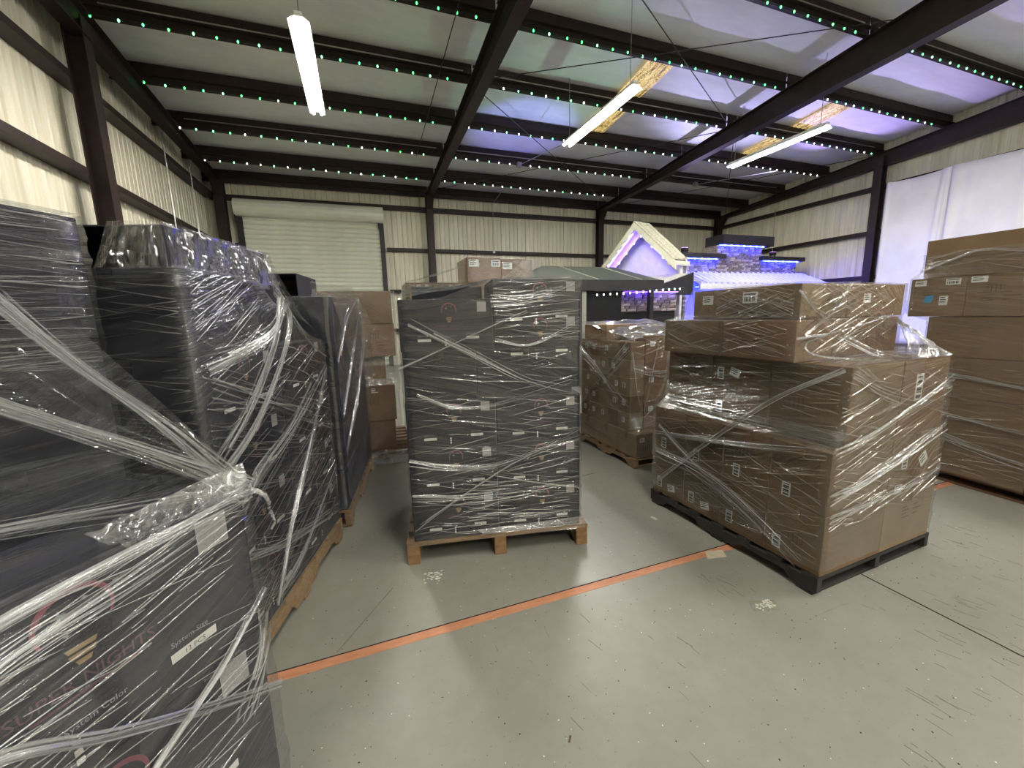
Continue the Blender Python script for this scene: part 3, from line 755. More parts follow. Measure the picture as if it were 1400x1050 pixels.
def sleeve(F, t, rings, seed, mat='film', off=.0045, dz=.008, ds=.05, a1=.006, a2=.0046, tilt=.25, name='film_sleeve'):
    rings = sorted(rings); zs = np.array([r[0] for r in rings]); R_ = np.array([r[1:] for r in rings])
    nz = max(8, int((zs[-1] - zs[0]) / dz)); z = np.linspace(zs[0], zs[-1], nz + 1)
    q = np.stack([np.interp(z, zs, R_[:, k]) for k in range(4)], 1)         # u0,u1,v0,v1
    W = (R_[:, 1] - R_[:, 0]).max(); D = (R_[:, 3] - R_[:, 2]).max()
    nu, nv = max(4, int(W / ds)), max(4, int(D / ds))
    cols = []; S = []; N = []; T = []; s = 0.0
    tl = [tilt, -tilt * .8, tilt * .6, -tilt]
    sides = [(nu, 0), (nv, 1), (nu, 2), (nv, 3)]
    for n, sd in sides:
        for k in range(n):
            f = k / n
            if sd == 0: u = q[:, 0] + (q[:, 1] - q[:, 0]) * f; v = q[:, 2]; nn = (0, -1)
            elif sd == 1: u = q[:, 1]; v = q[:, 2] + (q[:, 3] - q[:, 2]) * f; nn = (1, 0)
            elif sd == 2: u = q[:, 1] - (q[:, 1] - q[:, 0]) * f; v = q[:, 3]; nn = (0, 1)
            else: u = q[:, 0]; v = q[:, 3] - (q[:, 3] - q[:, 2]) * f; nn = (-1, 0)
            if k == 0:
                pn = [(-1, 0), (0, -1), (1, 0), (0, 1)][sd]; nn = ((nn[0] + pn[0]) * .75, (nn[1] + pn[1]) * .75)
            cols.append(np.stack([u, v], 1)); N.append(nn); S.append(s); T.append(math.sin(math.pi * f))
            s += (W if sd % 2 == 0 else D) / n
    n = len(cols); P2 = np.stack(cols, 1); S = np.array(S); N = np.array(N); T = np.array(T)
    SS = np.broadcast_to(S, (nz + 1, n)); ZZ = np.broadcast_to(z[:, None], (nz + 1, n))
    # winding direction changes slowly up the load: crossing diagonal passes
    ph = tilt * np.sin(ZZ * 3.1 + seed) * (SS % 1.7)
    zz = ZZ + ph
    d = off + a1 * vnoise(SS * 1.3, zz * 9, seed) + a2 * vnoise(SS * 1.6 + 7, zz * 34, seed + 1) + a2 * .6 * vnoise(SS * 2.2 + 3, zz * 75, seed + 2)
    d = np.maximum(d, .0022)
    u = P2[..., 0] + N[None, :, 0] * d; v = P2[..., 1] + N[None, :, 1] * d
    P = np.stack([F.o.x + u * F.c - v * F.s, F.o.y + u * F.s + v * F.c, ZZ], -1)
    UV = np.stack([SS, zz], -1)
    me = grid_mesh(name, P, UV, mat, closed=True)
    return link(name, me, t, tuple(-x for x in t.location))

def sheet(t, c00, c10, c11, c01, seed, mat='film', sag=.02, amp=.006, nu=40, nv=40, fu=2, fv=14, name='film_sheet', nrm=None):
    # bilinear sheet, u along c00->c10 ; streaks run along u
    a, b_, c_, d = (np.array(p, float) for p in (c00, c10, c11, c01))
    U, V = np.meshgrid(np.linspace(0, 1, nu + 1), np.linspace(0, 1, nv + 1))
    P = (a * ((1 - U) * (1 - V))[..., None] + b_ * (U * (1 - V))[..., None] + c_ * (U * V)[..., None] + d * ((1 - U) * V)[..., None])
    n = np.cross(b_ - a, d - a) if nrm is None else np.array(nrm, float); n = n / np.linalg.norm(n)
    lu = np.linalg.norm(b_ - a); lv = np.linalg.norm(d - a)
    disp = amp * vnoise(U * fu, V * fv, seed) + amp * .6 * vnoise(U * fu * 2.3 + 4, V * fv * 2.7, seed + 4)
    env = np.minimum(1, 6 * np.minimum(np.minimum(U, 1 - U), np.minimum(V, 1 - V)) + .25)
    P = P + (disp * env)[..., None] * n - np.array([0, 0, 1.0]) * (sag * np.sin(math.pi * U) * np.sin(math.pi * V))[..., None]
    UV = np.stack([U * lu, V * lv], -1)
    return link(name, grid_mesh(name, P, UV, mat), t, tuple(-x for x in t.location))

def catmull(pts, m=10):
    pts = [np.array(p, float) for p in pts]
    if len(pts) == 2: return np.array([pts[0] + (pts[1] - pts[0]) * k / m for k in range(m + 1)])
    ex = [2 * pts[0] - pts[1]] + pts + [2 * pts[-1] - pts[-2]]; out = []
    for i in range(1, len(ex) - 2):
        p0, p1, p2, p3 = ex[i - 1:i + 3]
        for k in range(m):
            t = k / m
            out.append(.5 * (2 * p1 + (p2 - p0) * t + (2 * p0 - 5 * p1 + 4 * p2 - p3) * t * t + (3 * p1 - p0 - 3 * p2 + p3) * t ** 3))
    out.append(pts[-1]); return np.array(out)

def strand(t, pts, nrm, width, n=6, seed=1, mat='film_strand', fan=1.0, rw=.004, name='film_strand', m=10):
    """a gathered pass of film: n narrow ribbons running side by side along pts"""
    C_ = catmull(pts, m); q = random.Random(seed); k = len(C_); nr = np.array(nrm, float); nr /= np.linalg.norm(nr)
    V, F_, UVs = [], [], []
    tan = np.gradient(C_, axis=0); tan /= np.linalg.norm(tan, axis=1)[:, None]
    lat = np.cross(tan, nr); lat /= np.linalg.norm(lat, axis=1)[:, None]
    L = np.concatenate([[0], np.cumsum(np.linalg.norm(np.diff(C_, axis=0), axis=1))])
    for j in range(n):
        o0, o1 = q.uniform(-.5, .5), q.uniform(-.5, .5); w_ = rw * q.uniform(.5, 1.7); h0 = q.uniform(0, .006); k0 = len(V) // 1
        tw = q.uniform(-.9, .9); i0, i1 = 0, k
        if n > 3 and q.random() < .45:
            i0 = q.randint(0, k // 3); i1 = q.randint(2 * k // 3, k)
        base = len(V)
        for i in range(i0, i1):
            s = i / (k - 1); off = (o0 * (1 - s) + o1 * s) * width * (1 + (fan - 1) * abs(2 * s - 1))
            p = C_[i] + lat[i] * off + nr * (h0 + .002 * math.sin(9 * s + j))
            d = lat[i] * math.cos(tw + 2 * s) * w_ / 2 + nr * math.sin(tw + 2 * s) * w_ * .35
            V += [tuple(p - d), tuple(p + d)]; UVs += [(L[i], j * .1), (L[i], j * .1 + w_)]
        for i in range(i1 - i0 - 1):
            F_.append((base + 2 * i, base + 2 * i + 1, base + 2 * i + 3, base + 2 * i + 2))
    me = bpy.data.meshes.new(name); me.from_pydata(V, [], F_)
    uv = me.uv_layers.new(name='UVMap'); lp = np.empty(len(me.loops), dtype=np.int64); me.loops.foreach_get('vertex_index', lp)
    uv.data.foreach_set('uv', np.array(UVs)[lp].reshape(-1)); me.materials.append(MATS[mat])
    me.polygons.foreach_set('use_smooth', [True] * len(me.polygons)); me.update()
    return link(name, me, t, tuple(-x for x in t.location))

def face_pt(F, side, val, off=.012):
    """returns f(a,z) -> world point on a vertical face; side 'front' (v=val) a=u ; 'right'/'left' (u=val) a=v"""
    if side == 'front': return lambda a, z: F.w(a, val - off, z)
    if side == 'right': return lambda a, z: F.w(val + off, a, z)
    return lambda a, z: F.w(val - off, a, z)
def face_n(F, side):
    x, y = {'front': (0, -1), 'right': (1, 0), 'left': (-1, 0)}[side]
    return (x * F.c - y * F.s, x * F.s + y * F.c, 0)

def crease_glints(F, t, side, val, a0, a1, z0, z1, n, seed, slope=.1, lmin=.12, lmax=.5, w_=.0028, off=.011, mat='film_crease'):
    """taut folds in the film as thin ridges, their highlights painted in whitish haze"""
    q = random.Random(seed); fp = face_pt(F, side, val, off); nr = np.array(face_n(F, side)); V, F_, UVs = [], [], []
    for j in range(int(n * 1.6)):
        a = q.uniform(a0, a1); z = q.uniform(z0, z1); L = q.uniform(lmin, lmax) * q.choice((.5, 1, 1)); sl = slope * q.choice((-1, 1)) * q.uniform(.6, 1.3) + q.uniform(-.04, .04); ww = w_ * q.uniform(.5, 1.6)
        k = 9; base = len(V)
        for i in range(k):
            s = i / (k - 1); aa = min(max(a + (s - .5) * L, a0), a1); zz = z + (aa - a) * sl + .012 * math.sin(3 * s + j) * L
            zz = min(max(zz, z0), z1); h = ww * math.sin(math.pi * s) ** .5
            p0 = np.array(fp(aa, zz - h / 2)); p1 = np.array(fp(aa, zz + h / 2)); pm = np.array(fp(aa, zz)) + nr * .0018
            V += [tuple(p0), tuple(pm), tuple(p1)]; UVs += [(aa, j * .03), (aa, j * .03 + .002), (aa, j * .03 + .004)]
        for i in range(k - 1):
            for r in (0, 1): F_.append((base + 3 * i + r, base + 3 * i + r + 1, base + 3 * i + r + 4, base + 3 * i + r + 3))
    me = bpy.data.meshes.new('film_crease_glints'); me.from_pydata(V, [], F_)
    uv = me.uv_layers.new(name='UVMap'); lp = np.empty(len(me.loops), dtype=np.int64); me.loops.foreach_get('vertex_index', lp)
    uv.data.foreach_set('uv', np.array(UVs)[lp].reshape(-1)); me.materials.append(MATS[mat])
    me.polygons.foreach_set('use_smooth', [True] * len(me.polygons)); me.update()
    o = link('film_crease_glints', me, t, tuple(-x for x in t.location)); o['kind'] = 'stuff'
    return o

def wrap_thing(F, u, v, lab):
    t = empty('stretch_wrap', F.w(u, v, 0.0)); return tag(t, lab, 'stretch wrap')

ROWN = ['bottom', 'second', 'third', 'fourth', 'fifth', 'sixth', 'seventh']

# ================================================================== centre load (black cartons on a wooden pallet)
Cn = Frame(.164, 2.515, math.atan2(2.289 - 2.515, 1.375 - .164))
pallet(Cn, 0, 1.232, 0, 1.02, .150, 'pallet_wood', 'light wooden pallet under the centre stack of black cartons', notch=False, blocks=True, bottom=False)
zr = [.152, .470, .780, 1.085]
gC = 'black cartons on the centre pallet'
for r in range(3):
    for k, (a, c_) in enumerate(((.048, .614), (.614, 1.180))):
        carton(Cn, a, c_, .012, .49, zr[r], zr[r + 1], 'black_card', 'black printed carton in the centre stack, %s row, %s column' % (ROWN[r], ('left', 'right')[k]), gC, 'front')
    carton(Cn, .048, 1.180, .49, .97, zr[r], zr[r + 1], 'black_card', 'black carton at the back of the centre stack, %s row' % ROWN[r], gC)
carton(Cn, .052, .50, .016, .97, 1.085, 1.395, 'black_card', 'plain black carton turned sideways in the centre stack, left', gC)
carton(Cn, .50, 1.125, .016, .97, 1.085, 1.395, 'black_card', 'plain black carton turned sideways in the centre stack, right', gC)
carton(Cn, .046, .614, .010, .49, 1.395, 1.708, 'black_card', 'black printed carton at the top left of the centre stack', gC, 'front')
carton(Cn, .614, 1.182, .010, .49, 1.395, 1.605, 'black_card', 'shallow black carton second from top on the right of the centre stack', gC, 'front')
carton(Cn, .614, 1.182, .010, .49, 1.605, 1.822, 'black_card', 'topmost shallow black carton at the upper right of the centre stack', gC, 'front')
carton(Cn, .10, .60, .49, .97, 1.395, 1.815, 'black_card', 'tall black carton behind the top left corner of the centre stack', gC)
wC = wrap_thing(Cn, .6, .5, 'clear stretch film wound around the centre stack of black cartons')
sleeve(Cn, wC, [(.135, -.004, 1.24, -.012, 1.03), (.19, .046, 1.184, .008, .975), (1.40, .046, 1.184, .008, .975), (1.70, .044, 1.184, .006, .975), (1.715, .30, 1.184, .008, .975), (1.824, .612, 1.184, .008, .975)], 11)
fC = face_pt(Cn, 'front', .008); nC = face_n(Cn, 'front')
for pts, wd, n, sd in (([(.03, 1.296), (.365, 1.438), (.825, 1.626)], .02, 7, 1), ([(.112, 1.577), (.452, 1.39), (.817, 1.188), (1.16, 1.073)], .06, 11, 2),
                       ([(.127, 1.133), (.345, 1.045), (.624, 1.050), (1.11, 1.173)], .03, 14, 3), ([(.05, .70), (.30, .645), (.611, .640), (1.17, .80)], .05, 16, 4),
                       ([(.06, .24), (.218, .351), (.658, .612), (1.175, .848)], .02, 6, 5), ([(.62, 1.46), (.85, 1.42), (1.175, 1.56)], .03, 12, 6),
                       ([(.60, 1.69), (.85, 1.70), (1.175, 1.78)], .08, 14, 7), ([(.06, .46), (.4, .43), (.8, .44), (1.17, .50)], .12, 12, 8), ([(.5, .60), (.85, .50), (1.17, .42)], .03, 6, 9)):
    strand(wC, [fC(*p) for p in pts], nC, wd, n, sd, rw=.005)
crease_glints(Cn, wC, 'front', .006, .06, 1.17, .18, 1.38, 120, 5, .16)
crease_glints(Cn, wC, 'front', .004, .62, 1.17, 1.42, 1.81, 46, 6, .08)
crease_glints(Cn, wC, 'front', .006, .4, 1.1, .22, .52, 40, 8, .03, .1, .35, .004)
sheet(wC, Cn.w(.05, .0, 1.71), Cn.w(.62, .0, 1.825), Cn.w(.62, .45, 1.83), Cn.w(.06, .47, 1.83), 3, 'film_heavy', .02, .01)
sheet(wC, Cn.w(.50, -.02, .168), Cn.w(1.235, -.018, .168), Cn.w(1.18, -.002, .215), Cn.w(.46, .0, .20), 4, 'film_crumple', .0, .006, 40, 12)
sheet(wC, Cn.w(.62, .0, 1.828), Cn.w(1.18, .0, 1.828), Cn.w(1.18, .45, 1.83), Cn.w(.62, .45, 1.83), 5, 'film_heavy', -.004, .004)

# ================================================================== right load (brown cartons on a dark pallet)
R = Frame(2.265, 1.327, math.radians(2.2))
pallet(R, .0, 1.155, -.0, 1.33, .115, 'pallet_dark', 'black-stained pallet under the big brown load on the right', True)
gR = 'brown cartons on the right pallet'
LS, LV = (.075, .055, 0), (.05, .085, 2)
vb = [.0, .33, .66, .99, 1.32]
for k in range(4):
    va, vc = vb[k], vb[k + 1]; fx = 1.32 - vc
    carton(R, .012, .58, va, vc, .117, .475, 'kraft', 'brown carton in the bottom row of the right load, %s along its left side' % ['nearest', 'second', 'third', 'farthest'][k], gR,
           labels=[('left', LV, .05, .22), ('left', 'marks', .14, .16)] + ([('left', LS, .16, .26, .2)] if k > 1 else []))
    carton(R, .012, .58, va, vc, .475, .838, 'kraft', 'brown carton in the second row of the right load, %s along its left side' % ['nearest', 'second', 'third', 'farthest'][k], gR,
           labels=[('left', LV, .08, .24)] + ([('left', 'marks', .12, .12)] if k in (1, 2) else []))
carton(R, .58, 1.125, .0, .66, .117, .475, 'kraft_pale', 'pale brown carton at the bottom right front of the right load', gR, labels=[('front', 'lines', .2, .1)])
carton(R, .58, 1.125, .0, .66, .475, .838, 'kraft', 'brown carton in the second row at the right front of the right load', gR, labels=[('front', (.06, .085, 2), .12, .12), ('front', LS, .08, .30), ('front', (.08, .08, 0), .3, .16, .6)])
carton(R, .58, 1.125, .66, 1.32, .117, .838, 'kraft', 'tall brown carton at the back right of the right load', gR)
for k, (va, vc) in enumerate(((.015, .45), (.45, .885), (.885, 1.315))):
    carton(R, .132, .62, va, vc, .84, 1.287, 'kraft', 'brown carton in the third row of the right load, %s along its left side' % ['nearest', 'middle', 'farthest'][k], gR,
           labels=[('left', 'marks', .12, .20), ('left', 'lines', .1, .08)] + ([('left', LV, .04, .08), ('left', LS, .15, .07, -.3), ('left', LV, .04, .32)] if k == 1 else []))
carton(R, .62, 1.115, .012, .65, .84, 1.287, 'kraft_red', 'brown carton with a tall label at the right front of the right load', gR, labels=[('front', (.075, .16, 2), .14, .08)])
carton(R, .62, 1.115, .65, 1.315, .84, 1.287, 'kraft', 'brown carton at the right back of the right load, third row', gR)
for k, (ua, uc) in enumerate(((.075, .42), (.42, .76), (.76, 1.10))):
    carton(R, ua, uc, .285, .78, 1.289, 1.535, 'kraft_red', 'small brown carton in the fourth row of the right load, %s' % ['left', 'middle', 'right'][k], gR, labels=[('front', 'marks', .1, .08)] + ([('left', 'lines', .12, .06)] if k == 0 else []))
carton(R, .06, 1.10, .78, 1.30, 1.289, 1.535, 'kraft', 'long brown carton at the back of the fourth row of the right load', gR)
carton(R, .11, .55, .30, 1.07, 1.537, 1.742, 'kraft', 'topmost brown carton with a boxed label on the right load, left', gR, labels=[('left', (.10, .07, 1), .40, .03), ('left', (.09, .06, 0), .08, .04)])
carton(R, .55, 1.16, .30, .80, 1.537, 1.742, 'kraft_red', 'topmost brown carton on the right load, right', gR, labels=[('front', LS, .16, .06)])
wR = wrap_thing(R, .57, .66, 'clear stretch film wound around the big brown load on the right')
sleeve(R, wR, [(.15, .010, 1.128, -.002, 1.324), (.28, .008, 1.13, -.004, 1.325), (.84, .006, 1.13, -.004, 1.325), (.86, .012, 1.13, -.002, 1.325), (1.05, .10, 1.13, -.002, 1.325), (1.289, .128, 1.12, .006, 1.32)], 21, tilt=.45)
sleeve(R, wR, [(1.292, .06, 1.11, .275, 1.31), (1.53, .06, 1.11, .28, 1.31), (1.56, .10, 1.165, .292, 1.2), (1.746, .105, 1.165, .295, 1.08)], 22, tilt=.4, a1=.008)
fL = face_pt(R, 'left', .008); nL = face_n(R, 'left'); fLu = face_pt(R, 'left', .10); fF = face_pt(R, 'front', -.002); nF = face_n(R, 'front')
for f, nn, pts, wd, n, sd in ((fL, nL, [(1.285, .184), (.814, .643), (.321, 1.08), (-.02, 1.29)], .03, 16, 1), (fL, nL, [(1.251, .70), (.9, .50), (.55, .34)], .05, 14, 2),
                              (fL, nL, [(1.3, .62), (.8, .70), (.3, .79), (.03, .845)], .05, 14, 3), (fL, nL, [(1.28, .45), (.8, .43), (.4, .30), (.1, .16)], .1, 14, 4),
                              (fF, nF, [(.0, .845), (.3, .90), (.7, 1.02), (1.12, 1.16)], .05, 14, 5), (fF, nF, [(.0, .60), (.4, .66), (1.12, .86)], .1, 14, 6),
                              (fF, nF, [(.1, 1.28), (.45, 1.12), (1.1, .95)], .1, 12, 7), (fF, nF, [(.02, .47), (.5, .50), (1.12, .57)], .06, 12, 8)):
    strand(wR, [f(*p) for p in pts], nn, wd, n, sd, rw=.006)
crease_glints(R, wR, 'left', .006, .02, 1.3, .2, .83, 110, 5, .28); crease_glints(R, wR, 'left', .122, .05, 1.3, .90, 1.28, 70, 6, .12)
crease_glints(R, wR, 'front', -.004, .02, 1.11, .4, 1.26, 110, 7, .3); crease_glints(R, wR, 'left', .056, .32, 1.25, 1.32, 1.53, 40, 8, .25, off=.014)
crease_glints(R, wR, 'left', .10, .32, .85, 1.55, 1.73, 50, 9, .35, off=.016); crease_glints(R, wR, 'front', .29, .15, 1.0, 1.32, 1.73, 60, 10, .35, off=.02)
# film tent from the top cartons down to the front step
sheet(wR, R.w(.12, .0, 1.292), R.w(1.12, .005, 1.292), R.w(1.10, .27, 1.325), R.w(.08, .27, 1.31), 31, 'film_heavy', -.012, .012, 60, 30, 3, 9)
sheet(wR, R.w(.70, .02, 1.295), R.w(1.118, .01, 1.295), R.w(1.10, .28, 1.50), R.w(1.03, .27, 1.53), 32, 'film_crumple', -.02, .022, 50, 40, 9, 3)
sheet(wR, R.w(.10, .30, 1.75), R.w(1.16, .30, 1.748), R.w(1.16, .80, 1.75), R.w(.12, 1.06, 1.75), 33, 'film_heavy', -.006, .006)
sheet(wR, R.w(.008, .0, .846), R.w(.008, 1.3, .846), R.w(.125, 1.3, .93), R.w(.125, .0, .93), 34, 'film_heavy', .01, .01, 60, 14)
fT = face_pt(R, 'front', .285, .03)
strand(wR, [fT(.02, 1.70), fT(.16, 1.60), fT(.34, 1.49), fT(.30, 1.44), fT(.12, 1.40), R.w(.10, .20, 1.345), R.w(.30, .1, 1.31), R.w(.55, .05, 1.30)], nF, .012, 8, 41, rw=.006)
strand(wR, [fT(.48, 1.74), fT(.36, 1.60), fT(.20, 1.50), fT(.10, 1.45)], nF, .012, 7, 42, rw=.006)
strand(wR, [fT(.03, 1.43), fT(.40, 1.46), fT(.9, 1.53)], nF, .015, 8, 43, rw=.005)
strand(wR, [fT(.42, 1.44), R.w(.55, .12, 1.33), R.w(.62, .02, 1.30)], nF, .06, 8, 44, rw=.005)

# ================================================================== small-carton load beyond (middle right)
S = Frame(2.545, 3.307, math.radians(1))
pallet(S, -.01, 1.10, -.01, 1.12, .105, 'pallet_grey', 'weathered wooden pallet under the load of small brown cartons', True)
gS = 'small brown cartons on the middle right pallet'
carton(S, .0, .56, .0, .32, .107, .36, 'kraft_pale', 'wide brown carton with a white label at the front foot of the small-carton load', gS, labels=[('front', (.06, .045, 0), .05, .04), ('front', 'marks', .1, .12)])
carton(S, .56, 1.08, .0, .32, .107, .36, 'kraft', 'brown carton at the right front foot of the small-carton load', gS)
nm5 = ['nearest', 'second', 'third', 'fourth', 'farthest']
carton(S, .0, .5, .32, .72, .107, .36, 'kraft_pale', 'low brown carton on the left side of the small-carton load, near', gS); carton(S, .0, .5, .72, 1.10, .107, .36, 'kraft_pale', 'low brown carton on the left side of the small-carton load, far', gS)
zz_ = [.362, .55, .738, .926, 1.114, 1.30]
for r in range(5):
    for k in range(5):
        va, vc = .14 + k * .192, .14 + (k + 1) * .192
        carton(S, .02, .20, va, vc, zz_[r], zz_[r + 1], ['kraft_pale', 'kraft', 'kraft_pale'][(r + k) % 3], 'small carton on the left of the small-carton load, %s upper row, %s' % (ROWN[r], nm5[k]), gS,
               labels=[('left', (.055, .06, (r + k) % 3), .06 + .03 * ((r * k) % 3), .05)] if (r * 3 + k * 5) % 4 != 1 else (), tape=False)
for r, (a, c_) in enumerate(((.362, .67), (.67, .98), (.98, 1.36))):
    carton(S, .20, .62, .135, .56, a, c_, 'kraft_red', 'brown carton facing front in the small-carton load, %s row above the foot' % ROWN[r], gS, labels=[('front', (.06, .05, 0), .06, .06), ('front', (.06, .05, 1), .30, .10)])
    carton(S, .62, 1.08, .135, .56, a, c_, 'kraft', 'brown carton at the right of the small-carton load, %s row above the foot' % ROWN[r], gS)
carton(S, .25, 1.05, .58, 1.10, .362, 1.44, 'kraft', 'tall brown carton at the back of the small-carton load', gS)
carton(S, .05, .55, .62, 1.08, 1.302, 1.47, 'kraft_pale', 'pale carton on top of the small-carton load at the back', gS)
wS = wrap_thing(S, .5, .5, 'loose clear stretch film around the small-carton load')
sleeve(S, wS, [(.14, -.012, 1.09, -.012, 1.115), (.37, -.01, 1.09, -.01, 1.115), (.52, .012, 1.09, .125, 1.115), (1.30, .012, 1.09, .125, 1.115), (1.37, .06, 1.08, .13, 1.11)], 31, 'film', a1=.012, tilt=.5, dz=.01)
sheet(wS, S.w(.0, .12, 1.335), S.w(1.09, .12, 1.37), S.w(1.09, 1.12, 1.50), S.w(.0, 1.12, 1.50), 51, 'film_crumple', -.03, .03, 50, 50, 5, 7)
fSl = face_pt(S, 'left', .014); nSl = face_n(S, 'left'); fSf = face_pt(S, 'front', .125); nSf = face_n(S, 'front')
for f, nn, pts, wd, n, sd in ((fSl, nSl, [(1.1, 1.2), (.6, .9), (.14, .6)], .2, 16, 1), (fSl, nSl, [(1.1, .5), (.6, .9), (.14, 1.25)], .2, 16, 2), (fSl, nSl, [(1.1, 1.25), (.6, 1.22), (.14, 1.3)], .1, 12, 3),
                              (fSf, nSf, [(.02, 1.2), (.10, .75), (.18, .50)], .02, 6, 4), (fSf, nSf, [(.36, 1.3), (.26, .9), (.19, .55)], .02, 6, 5), (fSf, nSf, [(.18, .5), (.35, .62), (.6, .8)], .02, 6, 6), (fSf, nSf, [(.02, 1.05), (.4, .95), (.9, 1.0)], .1, 10, 7)):
    strand(wS, [f(*p) for p in pts], nn, wd, n, sd, rw=.006)
crease_glints(S, wS, 'left', .012, .16, 1.08, .4, 1.3, 70, 3, .4); crease_glints(S, wS, 'front', .12, .05, 1.0, .4, 1.35, 50, 4, .3)

# ================================================================== tall brown load at the far right
B = Frame(4.87, 2.17, math.radians(-95))      # u runs towards the viewer along the visible face, v into the load (+x)
# local front face (v = 0) looks towards -x
gB = 'big brown cartons of the tall right-hand load'
B = Frame(4.88, 2.19, math.radians(-94))
pallet(B, .02, 1.55, .03, 1.1, .10, 'pallet_brown', 'brown pallet under the tall load at the right edge', False, bottom=True)
zb = [.102, .455, .80, 1.145, 1.495]
for r in range(4):
    for k, (a, c_) in enumerate(((.0, .76), (.76, 1.52))):
        carton(B, a, c_, .0, .52, zb[r], zb[r + 1], 'kraft', 'large plain brown carton in the tall right-hand load, %s row, %s' % (ROWN[r], ('far', 'near')[k]), gB)
    carton(B, .0, 1.52, .52, 1.06, zb[r], zb[r + 1], 'kraft', 'brown carton at the back of the tall right-hand load, %s row' % ROWN[r], gB)
for k, (a, c_) in enumerate(((-.16, .235), (.235, .65), (.65, 1.1))):
    lb = [[('front', (.085, .05, 0), .03, .015), ('front', (.10, .05, 1), .25, .015), ('front', 'lines', .10, .10), ('front', (.06, .08, 0), .22, .16)], [('front', (.10, .05, 0), .02, .01), ('front', 'lines', .1, .14), ('front', 'marks', .12, .08), ('front', (.08, .05, 0), .32, .02)], [('front', 'lines', .1, .1)]][k]
    o = carton(B, a, c_, -.01, .5, 1.497, 1.838, 'kraft', ['brown carton with a scrap of blue tape in the tall right-hand load', 'brown carton with a white label and printed marks in the tall right-hand load', 'brown carton in the fifth row of the tall right-hand load, nearest the viewer'][k], gB, labels=lb)
    if k == 0:
        bb = MB(); q_ = [(0, 0), (.055, .012), (.062, -.02), (.045, -.06), (.005, -.055), (-.01, -.045)]
        bb.quad_faces([(x, y, .0015) for x, y in q_], [tuple(range(6))]); link('tape_scrap', bb.mesh('tape_scrap', 'blue_tape', fix=False), o, mat4=facemat(c_ - a, .51, .34, 'front', .12, .16))['label'] = 'scrap of bright blue tape'
carton(B, -.09, 1.2, .01, .55, 1.840, 2.172, 'kraft', 'wide brown carton on top of the tall right-hand load', gB)
wB = wrap_thing(B, .7, .5, 'clear stretch film around the tall brown load at the right edge')
sleeve(B, wB, [(.12, -.004, 1.53, -.006, 1.07), (1.46, -.004, 1.53, -.006, 1.07), (1.52, -.166, 1.2, -.014, 1.0), (1.84, -.166, 1.2, -.014, .9), (1.9, -.094, 1.21, .004, .6), (2.05, -.094, 1.21, .004, .6)], 41, tilt=.15, dz=.01)
fB = face_pt(B, 'front', -.006, .012); nB = face_n(B, 'front')
for pts, wd, n, sd in (([(.0, 1.02), (.6, .95), (1.5, .8)], .08, 14, 1), ([(.0, .66), (.5, .60), (1.5, .50)], .05, 16, 2), ([(.1, .45), (.6, .35), (1.4, .25)], .1, 12, 3), ([(-.1, 1.9), (.1, 1.98), (.3, 2.04), (.6, 2.0), (1.1, 2.08)], .02, 6, 4)):
    strand(wB, [fB(*p) for p in pts], nB, wd, n, sd, rw=.005)
crease_glints(B, wB, 'front', -.008, .0, 1.4, .15, 1.1, 80, 5, .12); crease_glints(B, wB, 'front', -.014, -.05, 1.0, 1.86, 2.05, 16, 6, .2, off=.022)

# ================================================================== left loads of black cartons
def left_load(F, W, D, zlist, gname, desc, wlab, plab, pmat, side_print=True, vcols=2):
    pallet(F, -W, .0, .0, D, .15, pmat, plab, True)
    for r in range(len(zlist) - 1):
        for k in range(vcols):
            va, vc = D * k / vcols, D * (k + 1) / vcols
            carton(F, -W * .5, -.012, va, vc, zlist[r], zlist[r + 1], 'black_card', 'black carton in %s, %s row, %s' % (desc, ROWN[r], ('near', 'far')[k]), gname, 'right' if side_print else None)
        carton(F, -W + .01, -W * .5, .0, D * .6, zlist[r], zlist[r + 1], 'black_card', 'black carton on the inner side of %s, %s row' % (desc, ROWN[r]), gname)
# second load along the aisle
a2 = math.atan2(.284, 1.04)
L2 = Frame(-.59, 1.82, -a2)
g2 = 'black cartons of the second load on the left'
left_load(L2, .98, 1.30, [.152, .483, .814, 1.145, 1.476], g2, 'the second load on the left', '', 'wooden pallet under the second load of black cartons on the left', 'pallet_grey')
carton(L2, -.5, -.012, .0, .51, 1.478, 1.803, 'black_card', 'black carton at the top near corner of the second load on the left', g2)
carton(L2, -.97, -.5, .01, .60, 1.478, 1.803, 'black_card', 'black carton at the top inner corner of the second load on the left', g2)
carton(L2, -.85, -.16, .53, 1.05, 1.478, 1.803, 'black_card', 'black carton at the top far end of the second load on the left', g2)
wL2 = wrap_thing(L2, -.45, .65, 'clear stretch film draped over the second load of black cartons on the left')
sleeve(L2, wL2, [(.16, -.99, -.006, -.008, 1.31), (1.46, -.99, -.006, -.008, 1.31), (1.50, -.99, -.006, -.008, 1.12), (1.65, -.99, -.004, -.006, .72), (1.808, -.99, -.006, -.006, .52)], 51, 'film', tilt=.5, a1=.007)
